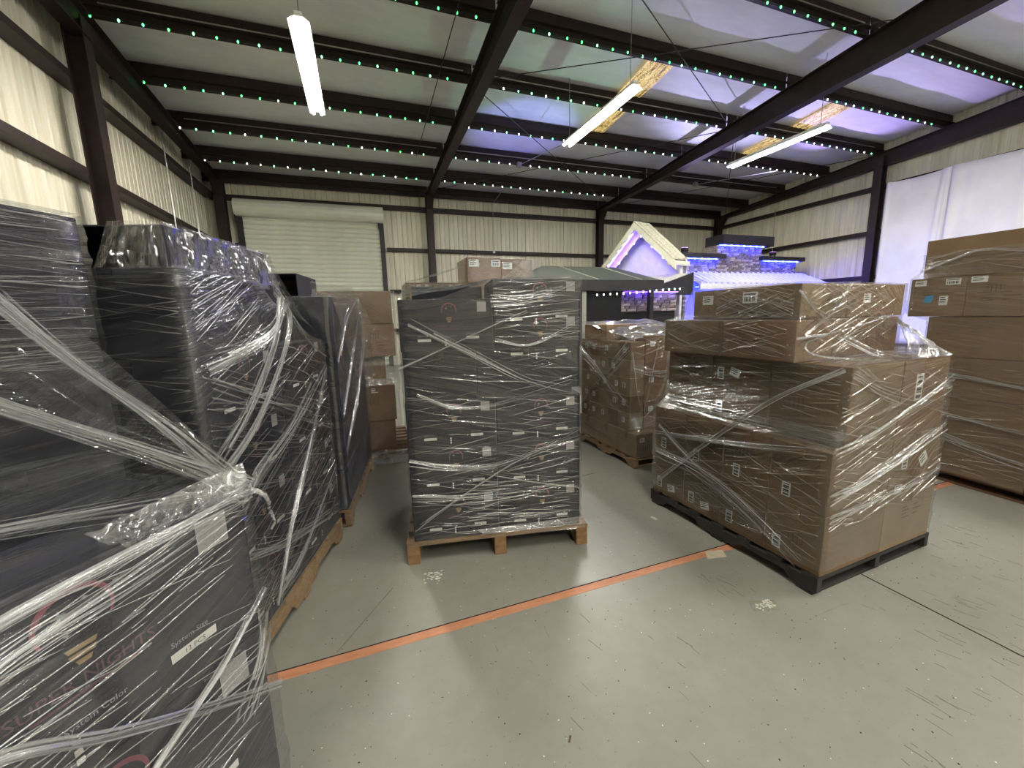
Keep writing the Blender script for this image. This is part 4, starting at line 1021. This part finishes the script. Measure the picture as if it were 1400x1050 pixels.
# hollow black carton lying on top with pleated film over its side
def open_carton(F, u0, u1, v0, v1, z0, z1, lab, group):
    W, D, Hh = u1 - u0, v1 - v0, z1 - z0; t = .006; b = MB()
    b.box(-W / 2, W / 2, -D / 2, D / 2, 0, t); b.box(-W / 2, W / 2, -D / 2, D / 2, Hh - t, Hh)
    b.box(-W / 2, -W / 2 + t, -D / 2, D / 2, t, Hh - t); b.box(W / 2 - t, W / 2, -D / 2, D / 2, t, Hh - t); b.box(-W / 2 + t, W / 2 - t, D / 2 - t, D / 2, t, Hh - t)
    o = link('carton', b.mesh('carton', 'black_card'), None, F.w((u0 + u1) / 2, (v0 + v1) / 2, z0), F.a)
    return tag(o, lab, 'carton', group)
open_carton(L2, -.74, -.18, .20, 1.02, 1.805, 1.99, 'open-ended black carton lying on top of the second load on the left', g2)
sheet(wL2, L2.w(-.166, .19, 2.0), L2.w(-.15, .19, 1.80), L2.w(-.14, 1.06, 1.78), L2.w(-.166, 1.04, 2.0), 61, 'film_heavy', .0, .012, 40, 90, 2, 34)
sheet(wL2, L2.w(-.36, .18, 2.0), L2.w(-.40, .13, 1.81), L2.w(-.14, .15, 1.80), L2.w(-.166, .18, 2.0), 62, 'film_heavy', .0, .010, 40, 50, 2, 16)
sheet(wL2, L2.w(-.166, 1.00, 2.0), L2.w(-.45, 1.05, 2.0), L2.w(-.0, 1.26, 1.50), L2.w(.0, 1.02, 1.60), 63, 'film_heavy', .02, .01, 30, 40, 4, 8)
fL2 = face_pt(L2, 'right', -.006); nL2 = face_n(L2, 'right')
for pts, wd, n, sd in (([(.03, .98), (.343, 1.13), (.66, 1.40), (.80, 1.62), (.66, 1.76)], .05, 16, 1), ([(.05, 1.44), (.39, 1.50), (.64, 1.58), (.76, 1.72)], .10, 20, 2),
                       ([(.14, .785), (.313, .90), (.70, 1.03), (1.23, 1.30)], .10, 12, 3), ([(.32, .19), (.56, .52), (.9, .85), (1.29, 1.30)], .05, 12, 4), ([(.05, 1.33), (.5, 1.18), (1.29, .90)], .15, 14, 5),
                       ([(.05, .62), (.5, .45), (1.28, .26)], .1, 10, 6), ([(.30, .22), (.7, .30), (1.29, .55)], .06, 8, 7), ([(.68, 1.76), (1.0, 1.50), (1.3, 1.36)], .05, 10, 8), ([(.02, 1.05), (.3, 1.22), (.62, 1.52), (.72, 1.72)], .06, 12, 9)):
    strand(wL2, [fL2(*p) for p in pts], nL2, wd, n, sd, rw=.007)
crease_glints(L2, wL2, 'right', -.006, .02, 1.28, .2, 1.46, 170, 5, .35, .15, .6, .004); crease_glints(L2, wL2, 'right', -.004, .02, .5, 1.5, 1.79, 36, 6, .5)
crease_glints(L2, wL2, 'front', -.006, -.6, -.02, 1.1, 1.78, 50, 7, .15)
# third load
L3 = Frame(-.19, 3.19, -math.atan2(.198, 1.28))
g3 = 'black cartons of the third load on the left'
left_load(L3, .85, 1.30, [.152, .475, .798, 1.121, 1.444, 1.768], g3, 'the third load on the left', '', 'wooden pallet under the third load of black cartons on the left', 'pallet_grey', False)
open_carton(L3, -.75, -.30, .35, .9, 1.77, 1.96, 'open black carton on top of the third load on the left', g3)
wL3 = wrap_thing(L3, -.4, .65, 'clear stretch film around the third load of black cartons on the left')
sleeve(L3, wL3, [(.16, -.86, .0, -.008, 1.31), (1.77, -.86, .0, -.008, 1.31)], 61, 'film_heavy', tilt=.4, dz=.012, a1=.012)
sheet(wL3, L3.w(-.76, .30, 1.99), L3.w(-.01, 1.0, 1.90), L3.w(.03, 1.30, 1.55), L3.w(-.45, .2, 1.80), 64, 'film_heavy', .03, .012)
sheet(wL3, L3.w(.01, -.01, 1.78), L3.w(.05, 1.3, 1.86), L3.w(.09, 1.35, 1.0), L3.w(.03, .6, 1.1), 65, 'film_heavy', .02, .015)
fL3 = face_pt(L3, 'right', .0); nL3 = face_n(L3, 'right')
for pts, wd, n, sd in (([(.0, 1.30), (.5, 1.62), (1.0, 1.75)], .08, 10, 1), ([(.0, .9), (.6, 1.3), (1.3, 1.7)], .08, 10, 2), ([(.0, .6), (.6, .9), (1.3, 1.4)], .1, 10, 3)):
    strand(wL3, [fL3(*p) for p in pts], nL3, wd, n, sd, rw=.008)
# nearest load (face with the print) and the taller stack behind it
N = Frame(-.246, .904, -math.atan2(.59, .81))      # origin = far corner of the printed face, u<0 into the load, v<0 towards the viewer
gN = 'black cartons of the nearest load'
zn = [.152, .36, .66, .963, 1.268]
pallet(N, -.80, .0, -1.16, .0, .15, 'pallet_wood', 'wooden pallet under the nearest load of black cartons', True)
for r in range(4):
    for k, (va, vc) in enumerate(((-.569, -.002), (-1.14, -.572))):
        carton(N, -.40, -.002, va, vc, zn[r], zn[r + 1], 'black_card', 'black printed carton in the nearest load, %s row, %s end' % (ROWN[r], ('far', 'near')[k]), gN, 'right')
    carton(N, -.79, -.40, -1.0, -.10, zn[r], zn[r + 1], 'black_card', 'black carton on the inner side of the nearest load, %s row' % ROWN[r], gN)
wN = wrap_thing(N, -.4, -.6, 'clear stretch film twisted around the nearest black load with a knotted tail')
sleeve(N, wN, [(.16, -.81, .004, -1.15, .006), (1.20, -.81, .004, -1.15, .006), (1.275, -.81, .003, -1.15, .005)], 71, 'film', tilt=.5, off=.004, dz=.005, ds=.035, a1=.0035, a2=.0030)
fN = face_pt(N, 'right', .004, .010); nN = face_n(N, 'right')
crease_glints(N, wN, 'right', .003, -.56, -.01, .75, 1.25, 42, 4, .22, .08, .32, .0016, .009); crease_glints(N, wN, 'right', .003, -.56, -.2, 1.0, 1.26, 30, 9, .08, .1, .3, .0018, .009)
for pts, wd, n, sd, rw in (([(-.42, 1.10), (-.361, 1.084), (-.263, 1.002), (-.12, .90), (.012, .812)], .020, 18, 1, .004), ([(-.28, .83), (-.231, .895), (-.096, .972), (.003, 1.054)], .016, 22, 2, .003),
                           ([(-.45, 1.16), (-.343, 1.201), (-.18, 1.224), (-.01, 1.262)], .05, 20, 3, .002), ([(-.5, 1.22), (-.33, 1.25), (-.1, 1.262), (.0, 1.265)], .02, 20, 4, .003), ([(-.08, .82), (-.02, .92), (.005, 1.05)], .05, 12, 5, .003)):
    strand(wN, [fN(*p) for p in pts], nN, wd, n, sd, rw=rw)
# film bridging the ledge towards the taller stack, gathered knot at the corner, twisted tail
sheet(wN, N.w(.004, -.60, 1.275), N.w(.004, .0, 1.272), N.w(-.50, .10, 1.30), N.w(-.60, -.6, 1.34), 72, 'film', .02, .012, 60, 40, 2, 14)
sheet(wN, N.w(.005, -.20, 1.262), N.w(.008, .012, 1.262), N.w(-.02, .02, 1.318), N.w(-.06, -.22, 1.285), 73, 'film_crumple', .0, .014, 60, 24, 10, 5)
b = MB()
q = random.Random(4)
tp = catmull([N.w(.006, .008, 1.268), N.w(.012, .022, 1.255), N.w(.016, .036, 1.235), N.w(.014, .040, 1.205), N.w(.016, .046, 1.18), N.w(.012, .040, 1.165)], 8)
b.tube([tuple(p + np.array([q.uniform(-.0012, .0012) for _ in range(3)])) for p in tp], [.0055 - .0035 * i / len(tp) + .0008 * math.sin(i * 2.1) for i in range(len(tp))], 7)
me = b.mesh('film_tail', 'film_strand', True); link('film_tail', me, wN, tuple(-x for x in wN.location))
KN = N.w(.004, .004, 1.268)
strand(wN, [N.w(-.92, .10, 1.70), N.w(-.55, .06, 1.52), N.w(-.22, .03, 1.375), KN], (0.5, -.8, .3), .03, 34, 8, rw=.004, fan=1.6)
strand(wN, [N.w(-.9, -.2, 1.60), N.w(-.5, -.12, 1.46), N.w(-.2, -.03, 1.34), KN], (0.5, -.8, .3), .03, 22, 9, rw=.0035, fan=1.8)
strand(wN, [N.w(-.4, -.50, 1.30), N.w(-.2, -.25, 1.29), KN], (0.5, -.8, .5), .03, 18, 10, rw=.003, fan=1.8)
sheet(wN, N.w(-.93, .26, 1.62), N.w(-.93, -.3, 1.66), N.w(.0, -.02, 1.275), N.w(-.05, .02, 1.31), 74, 'film', .05, .012, 40, 50, 14, 2)
NB = Frame(-.80, 1.72, -math.atan2(.47, .883))
gNB = 'black cartons of the tall stack at the left edge'
znb = [.152, .50, .85, 1.20, 1.56, 1.935]
pallet(NB, -.66, .0, -1.1, .0, .15, 'pallet_wood', 'wooden pallet under the tall black stack at the left edge', True)
for r in range(5):
    for k, (va, vc) in enumerate(((-.55, -.002), (-1.1, -.552))):
        carton(NB, -.65, -.004, va, vc, znb[r], znb[r + 1], 'black_card', 'black carton in the tall stack at the left edge, %s row, %s end' % (ROWN[r], ('far', 'near')[k]), gNB)
wNB = wrap_thing(NB, -.3, -.5, 'tight clear stretch film around the tall black stack at the left edge')
sleeve(NB, wNB, [(.16, -.66, .0, -1.11, .004), (1.94, -.66, .0, -1.11, .004)], 81, 'film', tilt=.12, dz=.006, a1=.004)
fNB = face_pt(NB, 'right', .0); nNB = face_n(NB, 'right')
crease_glints(NB, wNB, 'right', -.002, -.7, -.02, 1.45, 1.92, 110, 3, .05, .1, .4, .0028)
sheet(wNB, NB.w(.0, -1.1, 1.945), NB.w(.0, .0, 1.945), NB.w(-.65, .0, 1.95), NB.w(-.65, -1.1, 1.95), 82, 'film_heavy', -.01, .008)
# ================================================================== brown stacks beyond the aisle
L4 = Frame(-.05, 4.75, 0.0)
g4 = 'brown cartons of the stack at the end of the aisle'
pallet(L4, -.55, .52, .0, 1.0, .10, 'pallet_brown', 'dark brown pallet under the stack at the end of the aisle', True)
for k, (a, c_) in enumerate(((-.52, -.02), (-.02, .34))):
    d = ('left', 'right')[k]
    carton(L4, a, c_, .0, .5, .102, .45, 'kraft_red', 'brown carton in the bottom row at the end of the aisle, %s' % d, g4)
    carton(L4, a, c_ + .02, -.02, .5, .452, .86, 'kraft_red', 'brown carton with a label in the second row at the end of the aisle, %s' % d, g4, labels=[('front', (.07, .05, 1), .12, .03), ('front', 'marks', .1, .16)])
    carton(L4, a, c_ - .06, .06, .5, .862, 1.18, 'kraft', 'recessed brown carton in the third row at the end of the aisle, %s' % d, g4)
    carton(L4, a, c_ + .06, .0, .5, 1.182, 1.545, 'kraft_red', 'brown carton in the fourth row at the end of the aisle, %s' % d, g4, labels=[('front', 'marks', .16, .1), ('front', 'lines', .1, .2)])
    carton(L4, a, c_ + .05, .0, .5, 1.547, 1.90, 'kraft', 'topmost brown carton at the end of the aisle, %s' % d, g4, labels=[('front', (.035, .05, 0), .04, .08)])
wL4 = wrap_thing(L4, .0, .3, 'loose clear stretch film around the brown stack at the end of the aisle')
sleeve(L4, wL4, [(.14, -.56, .40, -.04, .55), (1.90, -.56, .42, -.02, .52)], 91, 'film', tilt=.4, dz=.014, a1=.012)
sheet(wL4, L4.w(-.2, -.03, .868), L4.w(.34, -.03, .868), L4.w(.30, .05, .93), L4.w(-.2, .05, .93), 92, 'film_crumple', 0, .01)
sheet(wL4, L4.w(-.3, -.25, .012), L4.w(.45, -.28, .012), L4.w(.42, -.02, .10), L4.w(-.3, -.02, .10), 93, 'film_crumple', -.02, .03, 40, 20, 6, 3)
BC = Frame(.55, 5.1, 0.0)
gbc = 'brown cartons behind the centre stack'
pallet(BC, .0, 1.75, .0, 1.1, .12, 'pallet_grey', 'wooden pallet behind the centre stack', True, stringers=4)
zq = [.122, .50, .88, 1.26, 1.64, 2.02]
for r in range(5):
    for k, (a, c_) in enumerate(((.0, .40), (.40, .76), (.76, 1.21), (1.21, 1.68))):
        carton(BC, a, c_, .0, .55, zq[r], zq[r + 1], 'kraft_red', 'brown carton behind the centre stack, %s row, %s from the left' % (ROWN[r], ['first', 'second', 'third', 'fourth'][k]), gbc, labels=[('front', (.14, .05, 0), .12, .02)] if r == 4 and k < 2 else ())
carton(BC, .76, 1.21, .0, .55, 2.022, 2.335, 'kraft_red', 'brown carton with two labels showing above the centre stack, left', gbc, labels=[('front', (.13, .085, 0), .02, .03), ('front', (.12, .08, 1), .315, .03), ('front', 'lines', .06, .17)])
carton(BC, 1.21, 1.65, .0, .55, 2.022, 2.325, 'kraft_red', 'brown carton with one label showing above the centre stack, right', gbc, labels=[('front', (.13, .085, 0), .02, .045), ('front', 'lines', .2, .1)])
wBC = wrap_thing(BC, .9, .3, 'clear stretch film around the brown cartons behind the centre stack')
sleeve(BC, wBC, [(.14, -.01, 1.69, -.01, .56), (2.02, -.01, 1.69, -.01, .56), (2.03, .74, 1.66, -.01, .56), (2.34, .75, 1.66, -.01, .56)], 95, 'film', tilt=.3, dz=.014)
sheet(wBC, BC.w(1.66, -.02, 2.34), BC.w(1.66, -.02, 2.02), BC.w(1.15, -.02, 2.02), BC.w(1.5, -.02, 2.30), 96, 'film_heavy', 0, .012)
sheet(wBC, BC.w(.0, -.01, 2.03), BC.w(.0, .2, 2.03), BC.w(.76, .2, 2.26), BC.w(.76, -.01, 2.22), 97, 'film_heavy', .02, .008, 40, 16)

#PART3
# ================================================================== display: kiosk, gable and stone front with lights
# kiosk with hip roof
def disp_part(t, name, b, mats, smooth=False, label=None):
    o = link(name, b.mesh(name, mats, smooth), t, tuple(-x for x in t.location))
    if label: o['label'] = label
    return o
def bulbs_along(t, pts, n, kind, r=1.0):
    P = catmull(pts, 12); L = np.concatenate([[0], np.cumsum(np.linalg.norm(np.diff(P, axis=0), axis=1))])
    for k in range(n):
        s = L[-1] * (k + .5) / n; p = [float(np.interp(s, L, P[:, j])) for j in range(3)]
        o = link('bulb', BULB[kind], t, tuple(p[j] - t.location[j] for j in range(3))); o.scale = (r, r, r)
kx0, kx1, ky0, ky1 = 3.05, 6.42, 7.5, 9.3
t = tag(empty('display_kiosk', ((kx0 + kx1) / 2, 8.4, 0)), 'display kiosk with a low green hip roof and black fascia', 'kiosk')
b = MB(); b.box(kx0, kx1, ky0, ky1, 2.07, 2.29); disp_part(t, 'fascia', b, 'fascia_black')
b = MB(); x0, x1, y0, y1, z = kx0 + .02, kx1 - .02, ky0 + .02, ky1 - .02, 2.292
b.quad_faces([(x0, y0, z), (x1, y0, z), (x1, y1, z), (x0, y1, z), (3.86, 8.4, 2.66), (5.70, 8.4, 2.66)], [(0, 1, 5, 4), (1, 2, 5), (2, 3, 4, 5), (3, 0, 4), (3, 2, 1, 0)]); disp_part(t, 'hip_roof', b, 'roof_green')
for x in (4.25, 5.35):
    b = MB(); b.tube([(x + .5, 7.53, 2.30), (x, 8.36, 2.655)], .010, 5); disp_part(t, 'roof_seam', b, 'galvanised')
b = MB(); b.box(kx0 + .1, 5.55, 7.85, 9.2, 0, 2.07); disp_part(t, 'wall', b, 'interior_dark')
for x in (kx0 + .15, 4.46, 6.2):
    b = MB(); b.box(x - .05, x + .05, 7.62, 7.72, 0, 2.07); disp_part(t, 'post', b, 'fascia_black' if x > 4.5 else 'galvanised')
b = MB(); b.box(5.6, 7.2, 8.0, 8.12, 0, 2.06); disp_part(t, 'backing_wall', b, 'interior_dark')
stm = []
for sdim in range(4):
    b = MB(); w_, h_ = .12 + .05 * sdim, .052 + .008 * (sdim % 2); j = .006
    b.hexa([(-w_ / 2, -.035 - j * sdim, -h_ / 2), (w_ / 2, -.035, -h_ / 2), (w_ / 2, .0, -h_ / 2), (-w_ / 2, .0, -h_ / 2), (-w_ / 2 + j, -.045, h_ / 2), (w_ / 2 - j, -.03 - j * sdim, h_ / 2), (w_ / 2, .0, h_ / 2), (-w_ / 2, .0, h_ / 2)])
    stm.append((b, w_, h_))
STONE = [[bb.mesh('stone', mt_) for mt_ in ('stone_grey', 'stone_dark')] for bb, _, _ in stm]
def stone_face(t, x0, x1, y, z0, z1, seed):
    q = random.Random(seed); z = z0; n = 0
    while z < z1 - .02:
        x = x0
        while x < x1 - .03:
            k = q.randrange(4); w_ = min(stm[k][1], x1 - x); hh = min(.062, z1 - z)
            o = link('stone', STONE[k][q.randrange(2)], t, (x + w_ / 2 - t.location.x, y - t.location.y, z + hh / 2 - t.location.z)); o.scale = (w_ / stm[k][1] * .96, q.uniform(.6, 1.3), hh / stm[k][2] * .94)
            x += w_; n += 1
        z += .062
    return n
stone_face(t, 5.6, 7.2, 7.998, 1.62, 2.05, 3)
b = MB(); b.box(5.62, 7.15, 7.86, 7.88, 2.05, 2.06); disp_part(t, 'added_light_strip', b, 'strip_plum')  # added emitter, gives the stone its purple wash
ls = tag(empty('light_string', (5.6, 7.6, 2.0)), 'string of small bulbs sagging under the black kiosk fascia', 'light string')
bulbs_along(ls, [(4.75, 7.72, 1.985), (5.6, 7.6, 2.02), (6.4, 7.45, 2.075), (6.9, 7.45, 2.10)], 14, 'bulb_white', 1.0)
b = MB(); b.tube([(4.7, 7.74, 2.005), (5.6, 7.62, 2.04), (6.4, 7.47, 2.095), (6.95, 7.47, 2.12)], .006, 5); disp_part(ls, 'cable', b, 'dark_metal')

# gable roof section facing left
G_ = Frame(7.47, 10.0, math.radians(-76))
t = tag(empty('display_gable', G_.w(0, .3, 0)), 'cream-trimmed display gable with shingles, lit violet inside', 'gable')
Az, mS = 4.10, .90
def gz(u): return Az - mS * abs(u)
def hexw(b, pts, mi=0): b.hexa([G_.w(*p) for p in pts], mi)
def rake(b, s, v0, v1, u0, u1, d0, d1, mi=0):   # board following the slope, from below d0 to d1 under the roof line
    a, c_ = s * u0, s * u1
    P = [(a, v0, gz(a) - d1), (c_, v0, gz(c_) - d1), (c_, v1, gz(c_) - d1), (a, v1, gz(a) - d1), (a, v0, gz(a) - d0), (c_, v0, gz(c_) - d0), (c_, v1, gz(c_) - d0), (a, v1, gz(a) - d0)]
    hexw(b, P, mi)
for s, nm in ((-1, 'left'), (1, 'right')):
    L_ = 1.9 if s < 0 else 1.36
    b = MB(); rake(b, s, -.03, .02, 0, L_, 0, .20); disp_part(t, 'rake_trim', b, 'trim_cream')
    b = MB(); rake(b, s, .02, .62, 0, L_, .06, .09); disp_part(t, 'soffit', b, 'siding_white')
    b = MB(); rake(b, s, .24, .27, .0, L_ - .05, .09, .34); disp_part(t, 'inner_trim', b, 'trim_cream')
    # courses of shingles on the outer slope
    nrow = int(L_ / .14)
    for r in range(nrow):
        for k in range(4):
            b = MB(); u0, u1 = r * .14, r * .14 + .155; v0, v1 = -.04 + k * .17, -.04 + k * .17 + .164
            rake(b, s, v0, v1, u0, min(u1, L_), -.034 if k % 2 else -.028, .0); disp_part(t, 'shingle', b, 'shingle')
    b = MB(); rake(b, s, .03, .05, .1, L_ - .1, .20, .215); disp_part(t, 'added_light_strip', b, 'strip_violet')  # added emitter, gives the violet glow inside the gable
b = MB(); hexw(b, [(-1.6, .55, 2.0), (1.30, .55, 2.0), (1.30, .58, 2.0), (-1.6, .58, 2.0), (-1.6, .55, 2.68), (1.30, .55, 2.95), (1.30, .58, 2.95), (-1.6, .58, 2.68)]); disp_part(t, 'back_panel', b, 'siding_white')
b = MB(); p_ = [(-1.6, 2.6), (1.30, 2.85), (1.30, gz(1.30) - .1), (0, Az - .12), (-1.6, gz(1.6) - .1)]
vs = [G_.w(u, .56, z) for u, z in p_] + [G_.w(u, .60, z) for u, z in p_]; n5 = len(p_)
b.quad_faces(vs, [tuple(range(n5)), tuple(reversed(range(n5, 2 * n5)))] + [(i, (i + 1) % n5, n5 + (i + 1) % n5, n5 + i) for i in range(n5)]); disp_part(t, 'siding', b, 'siding_white')
b = MB(); hexw(b, [(1.1, -.02, 2.80), (1.36, -.02, 2.80), (1.36, .6, 2.80), (1.1, .6, 2.80), (1.1, -.02, 2.90), (1.36, -.02, 2.90), (1.36, .6, 2.90), (1.1, .6, 2.90)]); disp_part(t, 'eave_return', b, 'trim_cream')
for u in (-1.3, 1.2):
    b = MB(); hexw(b, [(u, .3, 0), (u + .1, .3, 0), (u + .1, .4, 0), (u, .4, 0), (u, .3, 2.8), (u + .1, .3, 2.8), (u + .1, .4, 2.8), (u, .4, 2.8)]); disp_part(t, 'post', b, 'siding_white')
for s, n, v, d in ((-1, 7, -.02, .215), (-1, 5, .23, .355), (1, 3, -.02, .215)):
    for k in range(n):
        u = s * (.12 + (1.35 if s < 0 else 1.1) * (k + .3) / n); p = G_.w(u, v, gz(u) - d)
        link('bulb', BULB['bulb_white'], t, tuple(p[j] - t.location[j] for j in range(3)))
# lower roof piece and stone post beside the gable
t = tag(empty('display_roof_corner', (7.9, 8.9, 0)), 'small shingled roof corner with black edge beside the kiosk', 'roof')
b = MB(); b.quad_faces([(6.62, 8.3, 2.18), (7.9, 8.3, 2.52), (8.1, 9.1, 2.62), (7.0, 9.1, 2.5), (6.62, 8.3, 2.12), (7.9, 8.3, 2.46), (8.1, 9.1, 2.56), (7.0, 9.1, 2.44)], [(0, 1, 2, 3), (7, 6, 5, 4), (0, 4, 5, 1), (1, 5, 6, 2), (2, 6, 7, 3), (3, 7, 4, 0)]); disp_part(t, 'roof_deck', b, 'shingle')
b = MB(); b.hexa([(6.6, 8.22, 2.0), (7.95, 8.22, 2.0), (7.95, 8.29, 2.0), (6.6, 8.29, 2.0), (6.6, 8.22, 2.14), (7.95, 8.22, 2.56), (7.95, 8.29, 2.56), (6.6, 8.29, 2.14)]); disp_part(t, 'edge_board', b, 'fascia_black')
b = MB(); b.box(7.3, 7.4, 8.6, 8.7, 0, 2.1); b.box(7.8, 7.9, 8.9, 9.0, 0, 2.1); disp_part(t, 'post', b, 'fascia_black')
t = tag(empty('stone_post', (8.37, 9.0, 0)), 'narrow stone-faced post between the gable and the metal roof', 'post')
b = MB(); b.box(8.34, 8.42, 8.98, 9.06, 0, 3.04); disp_part(t, 'core', b, 'stone_dark')
for k in range(26):
    o = link('stone', STONE[k % 3][k % 2], t, (rng.uniform(-.015, .015), -.022, 1.52 + k * .06)); o.scale = (.6, .8, .95)
# stone front with black caps and a metal roof
t = tag(empty('display_stone_front', (11.9, 10.2, 0)), 'stone display front with three black caps over a blue-lit metal roof', 'facade')
def capped(x0, x1, z0, z1, c0, c1, cz0, cz1, y, seed):
    b = MB(); b.box(x0, x1, y, y + .4, z0, z1); disp_part(t, 'core_wall', b, 'stone_dark'); stone_face(t, x0, x1, y - .001, z0, z1, seed)
    b = MB(); b.box(c0, c1, y - .22, y + .5, cz0, cz1); disp_part(t, 'cap', b, 'fascia_black')
    b = MB(); b.box(x0, x1, y - .13, y - .10, cz0 - .02, cz0 - .004); disp_part(t, 'added_light_strip', b, 'strip_blue')  # added emitter beside the bulbs, washes the stone blue
    bulbs_along(t, [(x0 + .03, y - .17, cz0 - .02), ((x0 + x1) / 2, y - .17, cz0 - .02), (x1, y - .17, cz0 - .02)], 7 if x1 - x0 > 1.7 else 5, 'bulb_blue', .9)
capped(10.62, 12.52, 2.76, 3.60, 10.66, 12.82, 3.60, 3.90, 10.1, 5)
capped(9.20, 10.60, 2.76, 3.18, 9.10, 10.84, 3.18, 3.32, 10.12, 6)
capped(12.54, 14.2, 2.76, 3.17, 12.42, 14.38, 3.17, 3.30, 10.12, 7)
b = MB(); b.hexa([(9.1, 9.2, 2.33), (14.6, 9.2, 2.33), (14.6, 10.1, 2.74), (9.1, 10.1, 2.74), (9.1, 9.2, 2.35), (14.6, 9.2, 2.35), (14.6, 10.1, 2.76), (9.1, 10.1, 2.76)]); disp_part(t, 'metal_roof', b, 'roof_metal')
b = MB(); b.hexa([(-.02, -.01, .0), (.02, -.01, .0), (.02, .9, .41), (-.02, .9, .41), (-.014, -.01, .06), (.014, -.01, .06), (.014, .9, .47), (-.014, .9, .47)]); seam = b.mesh('standing_seam', 'siding_white')
for k in range(24): link('standing_seam', seam, t, (9.2 + k * .23 - t.location.x, 9.2 - t.location.y, 2.35))
b = MB(); b.box(9.1, 14.6, 9.14, 9.2, 2.20, 2.36); disp_part(t, 'eave_board', b, 'siding_white')
b = MB(); b.box(9.15, 14.5, 9.9, 10.0, 0, 2.6); disp_part(t, 'lower_wall', b, 'siding_white')
b = MB(); b.box(9.3, 14.2, 9.50, 9.54, 2.28, 2.30); disp_part(t, 'added_light_strip', b, 'strip_blue')  # added emitter, washes the lower wall blue
# unseen floodlights set on the display for the coloured patches on the ceiling
def flood(x, y, z, aim, col, power, size, lab, mat):
    t = empty('unseen_flood_light', (x, y, z)); d = (Vector(aim) - Vector((x, y, z))).normalized()
    b = MB(); b.box(-.09, .09, -.06, .06, -.06, .05); link('housing', b.mesh('housing', 'dark_metal'), t)
    b = MB(); b.box(-.08, .08, -.05, .05, .05, .056); link('lens', b.mesh('lens', mat), t)
    b = MB(); b.box(-.10, -.092, -.02, .02, -.14, .02); b.box(.092, .10, -.02, .02, -.14, .02); b.box(-.10, .10, -.02, .02, -.15, -.14); link('bracket', b.mesh('bracket', 'dark_metal'), t)
    l = bpy.data.lights.new('flood', 'SPOT'); l.color = col; l.energy = power; l.spot_size = math.radians(size); l.spot_blend = .6; l.shadow_soft_size = .06
    o = bpy.data.objects.new('lamp', l); COL.objects.link(o); o.parent = t; o.location = (0, 0, .09); o.rotation_euler = d.to_track_quat('-Z', 'Y').to_euler()
    return tag(t, lab, 'flood light', 'unseen flood lights on the display')
flood(4.6, 9.05, 2.62, (4.3, 10.4, 6.3), (.26, .24, 1.0), 90, 46, 'small unseen flood light on the kiosk roof', 'flood_blue')
flood(5.6, 9.05, 2.62, (3.9, 8.6, 6.4), (.45, 1.0, .62), 26, 70, 'small unseen flood light on the kiosk roof edge by the gable', 'flood_blue')
flood(9.6, 10.35, 3.48, (9.4, 6.2, 6.5), (.55, .52, 1.0), 150, 105, 'small unseen flood light behind the left stone cap', 'flood_violet')
flood(13.4, 10.35, 3.46, (12.7, 6.6, 6.5), (.46, .34, 1.0), 240, 66, 'small unseen flood light behind the right stone cap', 'flood_violet')

# ------------------------------------------------------------------ floor litter
b = MB(); b.hexa([(0, 0, .001), (.02, .004, .001), (.024, .05, .001), (.004, .056, .001), (.002, 0, .009), (.02, .004, .007), (.024, .05, .008), (.006, .056, .012)])
tag(link('paper_scrap', b.mesh('paper_scrap', 'label_paper'), None, (2.03, 2.36, 0), .3), 'torn white paper scrap on the floor by the right pallet', 'paper scrap')
b = MB(); b.hexa([(0, 0, .001), (.16, .01, .001), (.16, .015, .001), (0, .006, .001), (0, 0, .004), (.16, .01, .004), (.16, .015, .004), (0, .006, .004)])
tag(link('plastic_strip', b.mesh('plastic_strip', 'scuff_dark'), None, (1.95, 3.35, 0), .1), 'thin dark plastic strip on the floor beyond the centre stack', 'strip')
q = random.Random(12); b = MB(); b2 = MB()
for k in range(950):
    x, y = q.uniform(-.4, 4.2), q.uniform(.5, 3.2) ** 1.0; s_ = q.uniform(.0015, .0042); zt = .0012
    pts = [(x + s_ * math.cos(a) * q.uniform(.5, 1.2), y + s_ * math.sin(a) * q.uniform(.5, 1.2)) for a in (0, 1.6, 3.1, 4.7)]
    (b if k % 3 else b2).hexa([(p[0], p[1], .0002) for p in pts] + [(p[0], p[1], zt) for p in pts])
for bb, mt_, lb in ((b, 'joint_dark', 'tiny dark grit scattered over the floor'), (b2, 'scuff_white', 'tiny white crumbs scattered over the floor')):
    o = link('floor_litter', bb.mesh('floor_litter', mt_)); o['kind'] = 'stuff'; tag(o, lb, 'litter')
for k, (x, y, a) in enumerate(((.62, 1.15, .9), (3.2, .85, -.4), (1.35, .62, .5))):
    b = MB(); b.hexa([(-.014, -.003, .0005), (.014, -.004, .0005), (.013, .004, .0005), (-.013, .003, .0005), (-.012, -.002, .005), (.012, -.002, .004), (.012, .003, .004), (-.011, .002, .005)])
    tag(link('wood_chip', b.mesh('wood_chip', 'ink_brown'), None, (x, y, 0), a), ['brown wood chip on the floor left of the centre', 'brown wood chip on the floor at the right', 'brown wood chip on the floor nearest the viewer'][k], 'chip')
